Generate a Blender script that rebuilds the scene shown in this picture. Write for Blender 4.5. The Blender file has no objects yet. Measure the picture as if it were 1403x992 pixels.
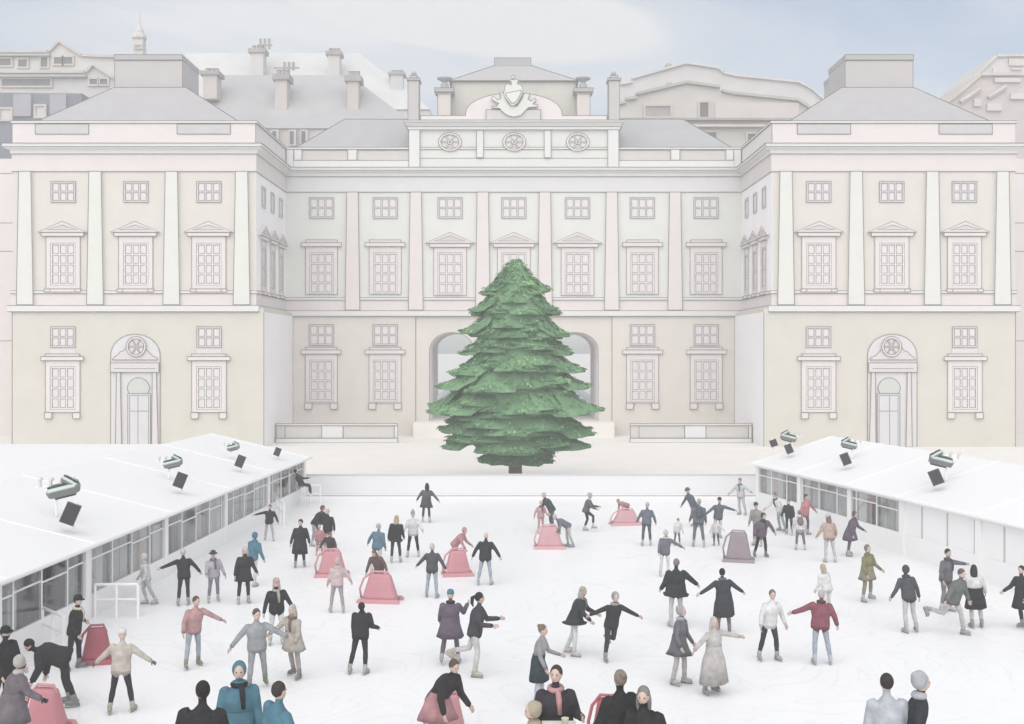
import bpy, math, random
import numpy as np
from mathutils import Vector, Matrix
random.seed(7)
SC = bpy.context.scene
COL = SC.collection
F, H, VX, HY = 1500.0, 8.1, 704.0, 480.0
R = math.radians

# ------------------------------------------------------------------ materials
def s2l(c):
    c /= 255.0
    return c / 12.92 if c <= 0.04045 else ((c + 0.055) / 1.055) ** 2.4
K = 0.77
def mat(name, rgb, var=0.03, scale=2.0, rough=0.75, bump=0.0, metallic=0.0, k=None, detail=4.0, spec=0.3):
    m = bpy.data.materials.new(name); m.use_nodes = True
    nt = m.node_tree; b = nt.nodes['Principled BSDF']
    kk = K if k is None else k
    c = [s2l(v) * kk for v in rgb]
    tc = nt.nodes.new('ShaderNodeTexCoord')
    nz = nt.nodes.new('ShaderNodeTexNoise'); nz.inputs['Scale'].default_value = scale; nz.inputs['Detail'].default_value = detail
    nt.links.new(tc.outputs['Object'], nz.inputs['Vector'])
    rp = nt.nodes.new('ShaderNodeValToRGB')
    rp.color_ramp.elements[0].position = 0.3; rp.color_ramp.elements[1].position = 0.7
    rp.color_ramp.elements[0].color = [max(0, v * (1 - var)) for v in c] + [1]
    rp.color_ramp.elements[1].color = [min(0.95, v * (1 + var)) for v in c] + [1]
    nt.links.new(nz.outputs['Fac'], rp.inputs['Fac']); nt.links.new(rp.outputs['Color'], b.inputs['Base Color'])
    b.inputs['Roughness'].default_value = rough; b.inputs['Metallic'].default_value = metallic
    b.inputs['Specular IOR Level'].default_value = spec
    if bump:
        bp = nt.nodes.new('ShaderNodeBump'); bp.inputs['Strength'].default_value = bump; bp.inputs['Distance'].default_value = 0.02
        n2 = nt.nodes.new('ShaderNodeTexNoise'); n2.inputs['Scale'].default_value = scale * 8
        nt.links.new(tc.outputs['Object'], n2.inputs['Vector'])
        nt.links.new(n2.outputs['Fac'], bp.inputs['Height']); nt.links.new(bp.outputs['Normal'], b.inputs['Normal'])
    return m
_pal = {}
def cloth(rgb):                                     # one fabric material per colour
    if rgb not in _pal:
        _pal[rgb] = mat('fabric', rgb, 0.18, 7.0, 0.9, 0.7, k=0.68, spec=0.1)
    return _pal[rgb]

# ------------------------------------------------------------------ mesh builder
class MB:
    def __init__(s): s.v = []; s.f = []; s.m = []
    def add(s, vs, fs, m=0):
        o = len(s.v); s.v += [tuple(v) for v in vs]
        for f in fs: s.f.append([i + o for i in f]); s.m.append(m)
    def box(s, x0, x1, y0, y1, z0, z1, m=0):
        s.add([(x0,y0,z0),(x1,y0,z0),(x1,y1,z0),(x0,y1,z0),(x0,y0,z1),(x1,y0,z1),(x1,y1,z1),(x0,y1,z1)],
              [(0,3,2,1),(4,5,6,7),(0,1,5,4),(1,2,6,5),(2,3,7,6),(3,0,4,7)], m)
    def prism(s, pts, y0, y1, m=0):                 # polygon in (x,z) extruded along y
        n = len(pts)
        s.add([(x,y0,z) for x,z in pts] + [(x,y1,z) for x,z in pts],
              [tuple(range(n)), tuple(range(2*n-1, n-1, -1))] + [(i, i+n, (i+1)%n+n, (i+1)%n) for i in range(n)], m)
    def zprism(s, pts, z0, z1, m=0):
        n = len(pts)
        s.add([(x,y,z0) for x,y in pts] + [(x,y,z1) for x,y in pts],
              [tuple(range(n-1,-1,-1)), tuple(range(n, 2*n))] + [(i, (i+1)%n, (i+1)%n+n, i+n) for i in range(n)], m)
    def ribbon(s, pts, yf, w=0.05, closed=False, m=1, t=0.014):   # mitred moulding line on a front face
        n = len(pts); L = []
        for i in range(n):
            p = Vector(pts[i])
            a = Vector(pts[i-1]) if (closed or i > 0) else None
            b = Vector(pts[(i+1) % n]) if (closed or i < n-1) else None
            d1 = (p - a).normalized() if a is not None else None
            d2 = (b - p).normalized() if b is not None else None
            if d1 is None: d1 = d2
            if d2 is None: d2 = d1
            n1 = Vector((-d1.y, d1.x)); n2 = Vector((-d2.y, d2.x))
            mm = n1 + n2
            if mm.length < 1e-4: mm = n1.copy()
            mm.normalize(); k = 1.0 / max(0.4, mm.dot(n1))
            L.append((p + mm * (w/2*k), p - mm * (w/2*k)))
        o = len(s.v)
        for a, b in L: s.v += [(a.x,yf-t,a.y),(b.x,yf-t,b.y),(a.x,yf+.004,a.y),(b.x,yf+.004,b.y)]
        for i in range(n if closed else n-1):
            p, q = o + i*4, o + ((i+1) % n)*4
            for f in ((p,p+1,q+1,q),(p,q,q+2,p+2),(p+1,p+3,q+3,q+1)): s.f.append(list(f)); s.m.append(m)
    def rect(s, x0, x1, z0, z1, yf, w=0.05, m=1): s.ribbon([(x0,z0),(x1,z0),(x1,z1),(x0,z1)], yf, w, True, m)
    def obox(s, x0, x1, z0, z1, yf, yb, m=0, w=0.05, ml=1):       # box with its edge moulding
        s.box(x0, x1, yf, yb, z0, z1, m); s.rect(x0+.003, x1-.003, z0+.003, z1-.003, yf, w, ml)
    def tube(s, path, r, m=0, n=8, caps=True):
        P = [Vector(p) for p in path]; rs = r if isinstance(r, (list, tuple)) else [r]*len(P)
        o = len(s.v); up = None
        for i, p in enumerate(P):
            d = (P[min(i+1, len(P)-1)] - P[max(i-1, 0)]).normalized()
            if up is None or abs(d.dot(up)) > .98: up = Vector((0,0,1)) if abs(d.z) < .9 else Vector((0,1,0))
            a = d.cross(up).normalized(); b = a.cross(d).normalized(); up = b
            for k in range(n):
                t = 2*math.pi*k/n; s.v.append(tuple(p + a*(rs[i]*math.cos(t)) + b*(rs[i]*math.sin(t))))
        for i in range(len(P)-1):
            for k in range(n): s.f.append([o+i*n+k, o+i*n+(k+1)%n, o+(i+1)*n+(k+1)%n, o+(i+1)*n+k]); s.m.append(m)
        if caps:
            s.f.append([o+k for k in range(n-1,-1,-1)]); s.m.append(m)
            s.f.append([o+(len(P)-1)*n+k for k in range(n)]); s.m.append(m)
    def lathe(s, cx, cy, prof, m=0, n=16, sx=1, sy=1):
        o = len(s.v)
        for r, z in prof:
            for k in range(n):
                t = 2*math.pi*k/n; s.v.append((cx+r*sx*math.cos(t), cy+r*sy*math.sin(t), z))
        for i in range(len(prof)-1):
            for k in range(n): s.f.append([o+i*n+k, o+i*n+(k+1)%n, o+(i+1)*n+(k+1)%n, o+(i+1)*n+k]); s.m.append(m)
        s.f.append([o+k for k in range(n-1,-1,-1)]); s.m.append(m)
        s.f.append([o+(len(prof)-1)*n+k for k in range(n)]); s.m.append(m)
    def ell(s, c, r, m=0, nu=12, nv=8, M=None):
        o = len(s.v); c = Vector(c)
        for j in range(1, nv):
            ph = math.pi*j/nv
            for k in range(nu):
                t = 2*math.pi*k/nu
                p = Vector((r[0]*math.sin(ph)*math.cos(t), r[1]*math.sin(ph)*math.sin(t), r[2]*math.cos(ph)))
                if M is not None: p = M @ p
                s.v.append(tuple(c+p))
        for e in (1, -1):
            p = Vector((0,0,r[2]*e))
            if M is not None: p = M @ p
            s.v.append(tuple(c+p))
        top, bot = o+(nv-1)*nu, o+(nv-1)*nu+1
        for j in range(nv-2):
            for k in range(nu): s.f.append([o+j*nu+k, o+(j+1)*nu+k, o+(j+1)*nu+(k+1)%nu, o+j*nu+(k+1)%nu]); s.m.append(m)
        for k in range(nu):
            s.f.append([top, o+k, o+(k+1)%nu]); s.m.append(m)
            q = o+(nv-2)*nu; s.f.append([bot, q+(k+1)%nu, q+k]); s.m.append(m)
    def sweep(s, path, prof, m=0):                  # profile (outward d, z) along a plan path, mitred; outward = right of travel
        n = len(path); o = len(s.v); q = len(prof)
        for i in range(n):
            p = Vector(path[i])
            d1 = (p - Vector(path[i-1])).normalized() if i else None
            d2 = (Vector(path[i+1]) - p).normalized() if i < n-1 else None
            d1 = d1 or d2; d2 = d2 or d1
            n1 = Vector((d1.y,-d1.x)); n2 = Vector((d2.y,-d2.x)); mm = (n1+n2).normalized(); k = 1/max(.4, mm.dot(n1))
            for d, z in prof: s.v.append((p.x+mm.x*d*k, p.y+mm.y*d*k, z))
        for i in range(n-1):
            for j in range(q): s.f.append([o+i*q+j, o+(i+1)*q+j, o+(i+1)*q+(j+1)%q, o+i*q+(j+1)%q]); s.m.append(m)
        s.f.append([o+j for j in range(q-1,-1,-1)]); s.m.append(m)
        s.f.append([o+(n-1)*q+j for j in range(q)]); s.m.append(m)
    def mesh(s, name, mats, off=(0,0,0), smooth=False):
        me = bpy.data.meshes.new(name)
        me.from_pydata([(x-off[0], y-off[1], z-off[2]) for x,y,z in s.v], [], s.f)
        for m in mats: me.materials.append(m)
        me.polygons.foreach_set('material_index', s.m)
        if smooth: me.polygons.foreach_set('use_smooth', [True]*len(s.f))
        me.update(); return me
    def build(s, name, mats, parent=None, smooth=False):
        off = Vector((0,0,0)); p = parent
        while p is not None: off += p.location; p = p.parent
        return link(name, s.mesh(name, mats, off, smooth), parent)

def link(name, me, parent=None, loc=(0,0,0), rot=(0,0,0)):
    o = bpy.data.objects.new(name, me); COL.objects.link(o); o.parent = parent; o.location = loc; o.rotation_euler = rot
    return o
def tag(o, label, cat, group=None, kind=None):
    if label: o['label'] = label
    if cat: o['category'] = cat
    if group: o['group'] = group
    if kind: o['kind'] = kind
    return o
def thing(name, loc, label, cat, group=None):
    o = bpy.data.objects.new(name, None); COL.objects.link(o); o.location = loc; o.empty_display_size = .3
    return tag(o, label, cat, group)
def structure(o): o['kind'] = 'structure'; return o
def X(x, D): return (x - VX) * D / F
def Z(y, D): return H + (HY - y) * D / F
def P(x, y, D): return (X(x, D), Z(y, D))
def gD(y): return H * F / (y - HY)                  # distance of the ground seen at row y

# ------------------------------------------------------------------ palette
M_line = mat('lead_joint', (120,120,109), .08, 3, .8)
M_tan = mat('warm_stone', (235,230,221), .025, .6, .85, .25)
M_low = mat('sand_stone', (228,224,212), .03, .5, .85, .3)
M_lowc = mat('grey_sand_stone', (236,230,221), .03, .5, .85, .3)
M_pink = mat('pink_stone', (242,234,232), .02, .6, .85, .15)
M_ivory = mat('ivory_stone', (240,240,234), .02, .8, .8, .15)
M_cwall = mat('pale_grey_stone', (239,240,234), .025, .5, .85, .2)
M_white = mat('white_stone', (243,242,241), .02, .8, .8, .1)
M_frieze = mat('cool_white_stone', (236,235,235), .02, .6, .8, .1)
M_ret = mat('lightened_return_stone', (238,236,238), .025, .5, .85, .2, k=1.0)
M_roof = mat('slate_roof', (196,193,193), .04, .8, .7, .3)
M_roofc = mat('lead_roof', (190,190,190), .04, .7, .65, .3)
M_chim = mat('chimney_render', (208,203,202), .03, .6, .85, .3)
M_cap = mat('chimney_cap', (190,189,188), .03, 1.2, .8, .2)
M_ptym = mat('tympanum_stone', (222,216,217), .03, 1.2, .85)
M_pane = mat('blind_behind_glass', (241,234,233), .03, .8, .25, spec=.5)
M_sash = mat('sash_paint', (244,243,242), .02, 2, .5)
M_sashg = mat('grey_sash_paint', (220,220,222), .03, 2, .5)
M_beige = mat('beige_panel', (226,221,215), .03, 1, .85, .2)
M_rib = mat('ribbed_tan', (230,229,218), .03, .8, .8)
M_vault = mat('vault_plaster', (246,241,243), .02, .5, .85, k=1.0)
M_door = mat('grey_door_paint', (229,227,230), .02, 1, .5)
M_niche = mat('niche_plaster', (220,221,216), .03, 1, .8)
M_post = mat('pedestal_terracotta', (231,222,216), .03, 1, .85)
M_court = mat('court_paving', (243,239,233), .025, .35, .85, .2, k=.86)
M_ice = None
# ------------------------------------------------------------------ ground, rink, water
g = MB(); g.add([(-900,-60,0),(900,-60,0),(900,2500,0),(-900,2500,0)], [(0,1,2,3)])
# the river cuts the sheet: build it as strips round the river basin
g = MB()
def sheet(mb, x0, x1, y0, y1, z): mb.add([(x0,y0,z),(x1,y0,z),(x1,y1,z),(x0,y1,z)], [(0,1,2,3)])
sheet(g, -900, 900, -60, 121, 0); sheet(g, -900, -14, 121, 2500, 0); sheet(g, 14, 900, 121, 2500, 0)
structure(g.build('ground', [M_court]))
w = MB(); w.box(-13.98, 13.98, 121.02, 2500, -1.6, -.9)
M_water = mat('river_water', (196,210,222), .05, .2, .06, .3, spec=.6)
structure(w.build('river', [M_water]))
M_ice = bpy.data.materials.new('ice'); M_ice.use_nodes = True
nt = M_ice.node_tree; b = nt.nodes['Principled BSDF']
tc = nt.nodes.new('ShaderNodeTexCoord')
mp = nt.nodes.new('ShaderNodeMapping'); mp.inputs['Scale'].default_value = (1, .6, 1)
n1 = nt.nodes.new('ShaderNodeTexNoise'); n1.inputs['Scale'].default_value = .35; n1.inputs['Detail'].default_value = 6
w1 = nt.nodes.new('ShaderNodeTexVoronoi'); w1.feature = 'DISTANCE_TO_EDGE'; w1.inputs['Scale'].default_value = .45
n2 = nt.nodes.new('ShaderNodeTexNoise'); n2.inputs['Scale'].default_value = .8; n2.inputs['Detail'].default_value = 3
vm = nt.nodes.new('ShaderNodeVectorMath'); vm.operation = 'ADD'
nt.links.new(tc.outputs['Object'], mp.inputs['Vector']); nt.links.new(mp.outputs['Vector'], n1.inputs['Vector'])
nt.links.new(mp.outputs['Vector'], n2.inputs['Vector'])
nt.links.new(mp.outputs['Vector'], vm.inputs[0]); nt.links.new(n2.outputs['Color'], vm.inputs[1]); nt.links.new(vm.outputs[0], w1.inputs['Vector'])
r1 = nt.nodes.new('ShaderNodeValToRGB'); r1.color_ramp.elements[0].position = .3; r1.color_ramp.elements[1].position = .7
r1.color_ramp.elements[0].color = (.845,.841,.836,1); r1.color_ramp.elements[1].color = (.88,.876,.871,1)
r2 = nt.nodes.new('ShaderNodeValToRGB'); r2.color_ramp.elements[0].position = 0; r2.color_ramp.elements[1].position = .012
r2.color_ramp.elements[0].color = (.96,.96,.965,1); r2.color_ramp.elements[1].color = (1,1,1,1)
mx = nt.nodes.new('ShaderNodeMix'); mx.data_type = 'RGBA'; mx.blend_type = 'MULTIPLY'; mx.inputs[0].default_value = 1
nt.links.new(n1.outputs['Fac'], r1.inputs['Fac']); nt.links.new(w1.outputs['Distance'], r2.inputs['Fac'])
nt.links.new(r1.outputs['Color'], mx.inputs[6]); nt.links.new(r2.outputs['Color'], mx.inputs[7])
n5 = nt.nodes.new('ShaderNodeTexNoise'); n5.inputs['Scale'].default_value = .22; n5.inputs['Detail'].default_value = 1.5; n5.inputs['Distortion'].default_value = .8
nt.links.new(tc.outputs['Object'], n5.inputs['Vector'])
a1 = nt.nodes.new('ShaderNodeMath'); a1.operation = 'PINGPONG'; a1.inputs[1].default_value = .02
nt.links.new(n5.outputs['Fac'], a1.inputs[0])
r5 = nt.nodes.new('ShaderNodeValToRGB'); r5.color_ramp.elements[0].position = .0004; r5.color_ramp.elements[1].position = .0012
r5.color_ramp.elements[0].color = (.93,.935,.94,1); r5.color_ramp.elements[1].color = (1,1,1,1); nt.links.new(a1.outputs[0], r5.inputs['Fac'])
m5 = nt.nodes.new('ShaderNodeMix'); m5.data_type = 'RGBA'; m5.blend_type = 'MULTIPLY'; m5.inputs[0].default_value = 1
nt.links.new(mx.outputs[2], m5.inputs[6]); nt.links.new(r5.outputs['Color'], m5.inputs[7])
nt.links.new(m5.outputs[2], b.inputs['Base Color']); b.inputs['Roughness'].default_value = .42; b.inputs['Specular IOR Level'].default_value = .25
LA, LB = (-11.55, 60.6), (-14.2, 10.0)              # rink edge beside the left pavilion
RA, RB = (12.0, 60.6), (23.6, 8.0)
ic = MB(); ic.add([(LA[0]-1,60.6,.006),(-15.6,4,.006),(25.5,4,.006),(14.5,60.6,.006)], [(0,1,2,3)])
structure(ic.build('ice_rink', [M_ice]))

# ------------------------------------------------------------------ palace
DW, DC = 92.0, 104.0
S, SCN = DW/F, DC/F
pal = thing('palace_building', (0, DC, 0), 'long pale stone palace with two projecting wings around the snowy court', 'building')
EMPTY_OFF = Vector((0, DC, 0))
XO, XI, XL = 42.1, 21.7, 21.0
ZS, ZB, ZC0, ZC1, ZP = 11.62, 13.1, 24.55, 25.42, 27.4
ARCU, ARW, ARSP, ARH = 85*SCN, 2.15, 8.1, 1.73
for s in (-1, 1):
    up = MB(); x0, x1 = sorted((s*XO, s*XI)); up.box(x0, x1, DW, 121, ZS, ZP-.25)
    up.build('upper_wing_wall', [M_tan, M_line], pal)
    lo = MB(); a, c = sorted((s*(XO+.06), s*XL)); lo.box(a, c, DW-.12, 121, -.3, ZS)
    lo.ribbon([(s*XL-.02*s, 0),(s*XL-.02*s, 11.3)], DW-.12)
    lo.ribbon([(s*XO, 0),(s*XO, 11.3)], DW-.12)
    lo.build('lower_wing_wall', [M_low, M_line], pal)
    # return wall facing the court: thin slab, colour lightened to offset weak side light
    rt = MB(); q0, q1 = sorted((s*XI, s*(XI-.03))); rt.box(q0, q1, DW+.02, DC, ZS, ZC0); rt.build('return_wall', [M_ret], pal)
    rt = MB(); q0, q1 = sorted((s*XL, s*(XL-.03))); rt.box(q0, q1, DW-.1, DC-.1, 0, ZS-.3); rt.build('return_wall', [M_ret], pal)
    # parapet skin
    pp = MB(); q0, q1 = sorted((s*XO, s*XI)); pp.box(q0, q1, DW-.05, DW, ZC1, ZP-.25)
    for xa, xb in ((49,122),(243,316)):
        a, c = sorted((-s*X(xa,DW), -s*X(xb,DW))); pp.obox(a, c, Z(184,DW), ZP-.3, DW-.09, DW-.02, 2)
    pp.ribbon([(s*XI-.02*s, ZC1+.02),(s*XI-.02*s, ZP-.25)], DW-.05)
    pp.build('parapet', [M_pink, M_line, mat('blocked_parapet_panel', (214,212,212), .03, 1, .85)], pal)
    rp = MB(); q0, q1 = sorted((s*XI, s*(XI-.05))); rp.box(q0, q1, DW-.04, DC, ZC1, ZP-.25)
    rp.build('parapet', [mat('return_parapet_stone', (226,218,218), .03, .6, .85, k=.95)], pal)
    # hip roof with chimney
    ro = MB()
    e = [(X(45,DW+.6),DW+.6),(X(331,DW+.6),DW+.6),(X(331,DW+.6),118),(X(45,DW+.6),118)]
    t = [(X(156,100.5),100.5),(X(255,100.5),100.5),(X(255,100.5),107),(X(156,100.5),107)]
    zt = Z(120,100.5)
    vs = [(-s*x, y, ZP-.1) for x,y in e] + [(-s*x, y, zt) for x,y in t]
    ro.add(vs, [(0,1,5,4),(1,2,6,5),(2,3,7,6),(3,0,4,7),(4,5,6,7)])
    for i, j in ((0,4),(1,5)): ro.tube([vs[i], vs[j]], .045, 1, 5)
    ro.tube([vs[4], vs[5]], .045, 1, 5)
    rf = ro.build('roof', [M_roof, M_line], pal)
    ch = MB(); q0, q1 = sorted((-s*X(157,100.8), -s*X(250,100.8)))
    zc = Z(75,100.8); zk = Z(82.5,100.8)
    ch.obox(q0, q1, zt-.3, zk, 100.8, 106, 0); ch.obox(q0-.03, q1+.03, zk, zc, 100.72, 106.1, 2)
    ch.build('chimney', [M_chim, M_line, M_cap], rf)
    if s > 0:
        c2 = MB(); c2.obox(X(1141,109), X(1161,109), zt-.6, Z(109,109), 109, 112); c2.obox(X(1140.5,109), X(1161.5,109), Z(109,109), Z(102,109), 108.9, 112.1, 2)
        c2.build('chimney', [M_chim, M_line, M_cap], rf)

# centre range
up = MB(); up.box(-XI, XI, DC, 114.5, ZS, ZC1); up.build('upper_centre_wall', [M_cwall, M_line], pal)
lo = MB()
A = X(838,DC)
for s in (-1,1):
    a, c = sorted((s*XL, s*A)); lo.box(a, c, DC-.1, 114.5, -.3, ZS)
    lo.ribbon([(s*A-.03*s*-1, 0),(s*A-.03*s*-1, 11.3)], DC-.1)
    lo.ribbon([(s*XL-.04*s, 0),(s*XL-.04*s, 11.3)], DC-.1)
cuts = sorted([-A, A] + [u+e*ARW for u in (-ARCU,0,ARCU) for e in (-1,1)])
for i in range(0, len(cuts), 2): lo.box(cuts[i], cuts[i+1], DC, 114.5, -.3, ZS)
for u in (-ARCU, 0, ARCU):
    arc = [(u-ARW*math.cos(math.pi*k/20), ARSP+ARH*math.sin(math.pi*k/20)) for k in range(21)]
    lo.prism(arc + [(u+ARW, ZS),(u-ARW, ZS)], DC, 114.5)
    lo.ribbon([(u-ARW+.03,1.4)] + [(u-(ARW-.03)*math.cos(math.pi*k/20), ARSP+(ARH-.03)*math.sin(math.pi*k/20)) for k in range(21)] + [(u+ARW-.03,1.4)], DC)
lo.build('lower_centre_wall', [M_lowc, M_line], pal)
for u in (-ARCU, 0, ARCU):                          # plaster lining of each passage
    li = MB(); n = 20
    arc = [(u-ARW,1.38)] + [(u-ARW*math.cos(math.pi*k/n), ARSP+ARH*math.sin(math.pi*k/n)) for k in range(n+1)] + [(u+ARW,1.38)]
    inn = [(u-(ARW-.04),1.38)] + [(u-(ARW-.04)*math.cos(math.pi*k/n), ARSP+(ARH-.04)*math.sin(math.pi*k/n)) for k in range(n+1)] + [(u+ARW-.04,1.38)]
    for i in range(len(arc)-1):
        a, c, d, e = arc[i], arc[i+1], inn[i+1], inn[i]
        li.add([(a[0],DC+.06,a[1]),(c[0],DC+.06,c[1]),(d[0],DC+.06,d[1]),(e[0],DC+.06,e[1]),(d[0],114.45,d[1]),(e[0],114.45,e[1])],
               [(0,1,2,3),(3,2,4,5)])
    ob = li.build('passage_vault', [M_vault, M_line], pal)
t = MB(); t.box(-A-.05, A+.05, 101.6, 123.9, -2, 1.37); structure(t.build('terrace', [M_court]))

PATH = [(-XO,121),(-XO,DW),(-XI,DW),(-XI,DC),(XI,DC),(XI,DW),(XO,DW),(XO,121)]
def swept(name, prof, mats, lines=(), d0=0):
    mb = MB(); mb.sweep(PATH, prof)
    for d, z in lines: mb.sweep(PATH, [(d0,z-.022),(d,z-.022),(d,z+.022),(d0,z+.022)], 1)
    return mb.build(name, mats, pal)
swept('frieze', [(-.1,23.1),(.07,23.1),(.07,ZC0),(-.1,ZC0)], [M_pink, M_line], [(.085,23.12)], .03)
cf = MB(); cf.box(-XI+.2, XI-.2, DC-.09, DC-.06, 23.15, ZC0-.02); cf.build('frieze', [M_frieze], pal)
swept('cornice', [(-.1,ZC0),(.16,ZC0),(.18,24.9),(.34,24.97),(.62,25.1),(.62,25.34),(.68,ZC1),(-.1,ZC1+.03)], [M_white, M_line], [(.185,ZC0+.03),(.635,25.12),(.695,25.4)], .0)
swept('parapet_coping', [(-.3,ZP-.25),(.12,ZP-.25),(.12,ZP-.02),(-.3,ZP)], [M_white, M_line], [(.135,ZP-.23),(.135,ZP-.03)])
swept('sill_course', [(-.1,12.85),(.14,12.85),(.14,13.12),(-.1,13.16)], [M_white, M_line], [(.155,12.87),(.155,13.1)])
swept('band_course', [(-.1,11.9),(.06,11.9),(.06,12.85),(-.1,12.85)], [M_pink, M_line])
swept('string_course', [(-.1,11.32),(.32,11.32),(.34,11.88),(-.1,11.92)], [M_white, M_line], [(.335,11.34),(.355,11.86)])

# pilasters
def pilaster(u, y, hb, ht, m, z0=11.92, z1=23.1):
    mb = MB(); pts = [(u-hb,z0),(u+hb,z0),(u+ht,z1),(u-ht,z1)]
    mb.prism(pts, y-.26, y+.02); mb.ribbon(pts, y-.26, .05, True); mb.build('pilaster', [m, M_line], pal)
for s in (-1,1):
    for x in (35.7,131.7,236,332): pilaster(-s*X(x,DW), DW, .7, .51, M_ivory)
    for o in (42.5,134,220.5): pilaster(s*o*SCN, DC, .69, .53, M_pink)

# windows: each kind is meshed once and placed many times
WK = {}
def sash(mb, pn, w, h, nx, nz, z0, grey=False):     # sash of nx x nz panes, lower edge at z0
    b_ = .13; m = 3 if grey else 2
    for x0,x1,za,zb in ((-w/2,-w/2+b_,z0,z0+h),(w/2-b_,w/2,z0,z0+h),(-w/2+b_,w/2-b_,z0,z0+b_),(-w/2+b_,w/2-b_,z0+h-b_,z0+h)): mb.box(x0,x1,-.07,-.01,za,zb,m)
    mb.rect(-w/2+.01, w/2-.01, z0+.01, z0+h-.01, -.07, .04)
    iw, ih = w-2*b_, h-2*b_
    for i in range(1,nx): x = -iw/2+iw*i/nx; mb.box(x-.06,x+.06,-.06,-.01,z0+b_,z0+h-b_,m)
    for j in range(1,nz): z = z0+b_+ih*j/nz; mb.box(-iw/2,iw/2,-.061,-.012,z-.06,z+.06,m)
    pn.box(-w/2+.05,w/2-.05,-.03,-.005,z0+.05,z0+h-.05)
    for i in range(nx):
        for j in range(nz):
            xa = -iw/2+iw*i/nx+(.06 if i else .03); xb = -iw/2+iw*(i+1)/nx-(.06 if i<nx-1 else .03)
            za = z0+b_+ih*j/nz+(.06 if j else .03); zb = z0+b_+ih*(j+1)/nz-(.06 if j<nz-1 else .03)
            mb.rect(xa+.01, xb-.01, za+.01, zb-.01, -.062, .03)
MW = [M_pink, M_line, M_sash, M_sashg]
def kind_small(key, sc, nx=3, nz=2):
    mb, pn = MB(), MB(); sash(mb, pn, (34 if nx > 1 else 24)*sc, 29*sc, nx, nz, 0, nx > 1)
    WK[key] = [('window', mb.mesh('window', MW)), ('pane', pn.mesh('pane', [M_pane]))]
def kind_tall(key, sc, sw, sh, ow, below, above, top, sill, nx=3, nz=4):
    mb, pn = MB(), MB(); w, h = sw*sc, sh*sc; O = ow*sc/2; zb, zt = -below*sc, h+above*sc
    for x0,x1,za,zb_ in ((-O,-w/2,zb,zt),(w/2,O,zb,zt),(-w/2,w/2,h,zt),(-w/2,w/2,zb,0)): mb.box(x0,x1,-.1,0,za,zb_)
    mb.rect(-O+.01,O-.01,zb+.01,zt-.01,-.1,.042)
    sash(mb, pn, w, h, nx, nz, 0)
    parts = [('window', mb.mesh('window', MW)), ('pane', pn.mesh('pane', [M_pane]))]
    t = MB(); e = O + 5.5*sc
    if top == 'pediment':
        t.obox(-e, e, zt, zt+5*sc, -.24, 0)
        g = 34*sc; zz = zt+5.3*sc; ap = zz+15.5*sc
        t.prism([(-g,zz),(g,zz),(0,ap)], -.28, 0); t.ribbon([(-g+.04,zz+.02),(g-.04,zz+.02),(0,ap-.03)], -.28, .045, True)
        t.prism([(-g*.62,zz+.22),(g*.62,zz+.22),(0,ap-.35)], -.305, -.27, 4)
        t.ribbon([(-g*.62,zz+.22),(g*.62,zz+.22),(0,ap-.35)], -.305, .04, True)
        parts.append(('pediment', t.mesh('pediment', MW+[M_ptym])))
    else:
        t.obox(-e, e, zt, zt+5.5*sc, -.24, 0); t.obox(-e+6*sc, e-6*sc, zt+5.5*sc+.004, zt+9.2*sc, -.18, 0)
        parts.append(('lintel', t.mesh('lintel', MW)))
    f = MB()
    if sill == 'feet':
        for q in (-1,1):
            f = MB(); a, c = sorted((q*(O+.5*sc), q*(O-9.5*sc))); f.obox(a, c, zb-8.5*sc, zb-.004, -.2, 0)
            parts.append(('sill_bracket', f.mesh('sill_bracket', MW)))
    elif sill == 'flat':
        f.box(-O+.4, O-.4, -.22, 0, zb-4.2*sc, zb-.004); f.rect(-O+.4,O-.4,zb-4.2*sc,zb-.01,-.22,.04)
        for q in (-1,1): a, c = sorted((q*(O+1.5*sc), q*(O-.42))); f.obox(a, c, zb-4.2*sc, zb-.004, -.2, 0)
        parts.append(('sill', f.mesh('sill', MW)))
    WK[key] = parts
kind_small('sw', S); kind_small('sc', SCN)
kind_tall('wp', S, 34.5, 58, 47, 5, 9, 'pediment', 'flat')
kind_tall('wg', S, 34.5, 59, 47.5, 4, 8, 'flat', 'feet')
kind_tall('cp', SCN, 34.5, 58, 45, 1, 7, 'pediment', None)
kind_tall('cf', SCN, 33, 56.5, 44, 1, 8, 'flat', None)
kind_tall('cg', SCN, 33, 57, 44, 2, 8, 'flat', 'feet')
kind_tall('rp', S, 22, 58, 32, 5, 9, 'pediment', 'flat', 1, 2)
kind_small('rs', S, 1, 1)
def place(key, x, y, z, rz=0):
    par = pal
    for i, (n, me) in enumerate(WK[key]):
        o = link(n, me, par if i == 0 else root_, (x, y-DC, z) if i == 0 else (0,0,0), (0,0,rz) if i == 0 else (0,0,0))
        if i == 0: root_ = o
for s in (-1,1):
    for x in (87, 186.5, 286.5):
        u = -s*X(x,DW); place('sw', u, DW, Z(277.5,DW)); place('wp', u, DW, Z(391,DW))
    for x in (87.3, 287.3):
        u = -s*X(x,DW); place('sw', u, DW-.12, Z(476.5,DW)); place('wg', u, DW-.12, Z(561,DW))
        q = MB(); q.box(u-17*S, u+17*S, DW-.15, DW-.1, Z(485,DW), Z(477,DW)); q.build('apron_panel', [M_pink], pal)
    for y in (94.6, 98.1, 101.6):
        place('rs', s*(XI-.03), y, Z(277.5,DW)-.1, -s*R(90)); place('rp', s*(XI-.03), y, Z(391,DW)-.1, -s*R(90))
for u in (-176,-87.5,0,87.5,176): pass
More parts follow.
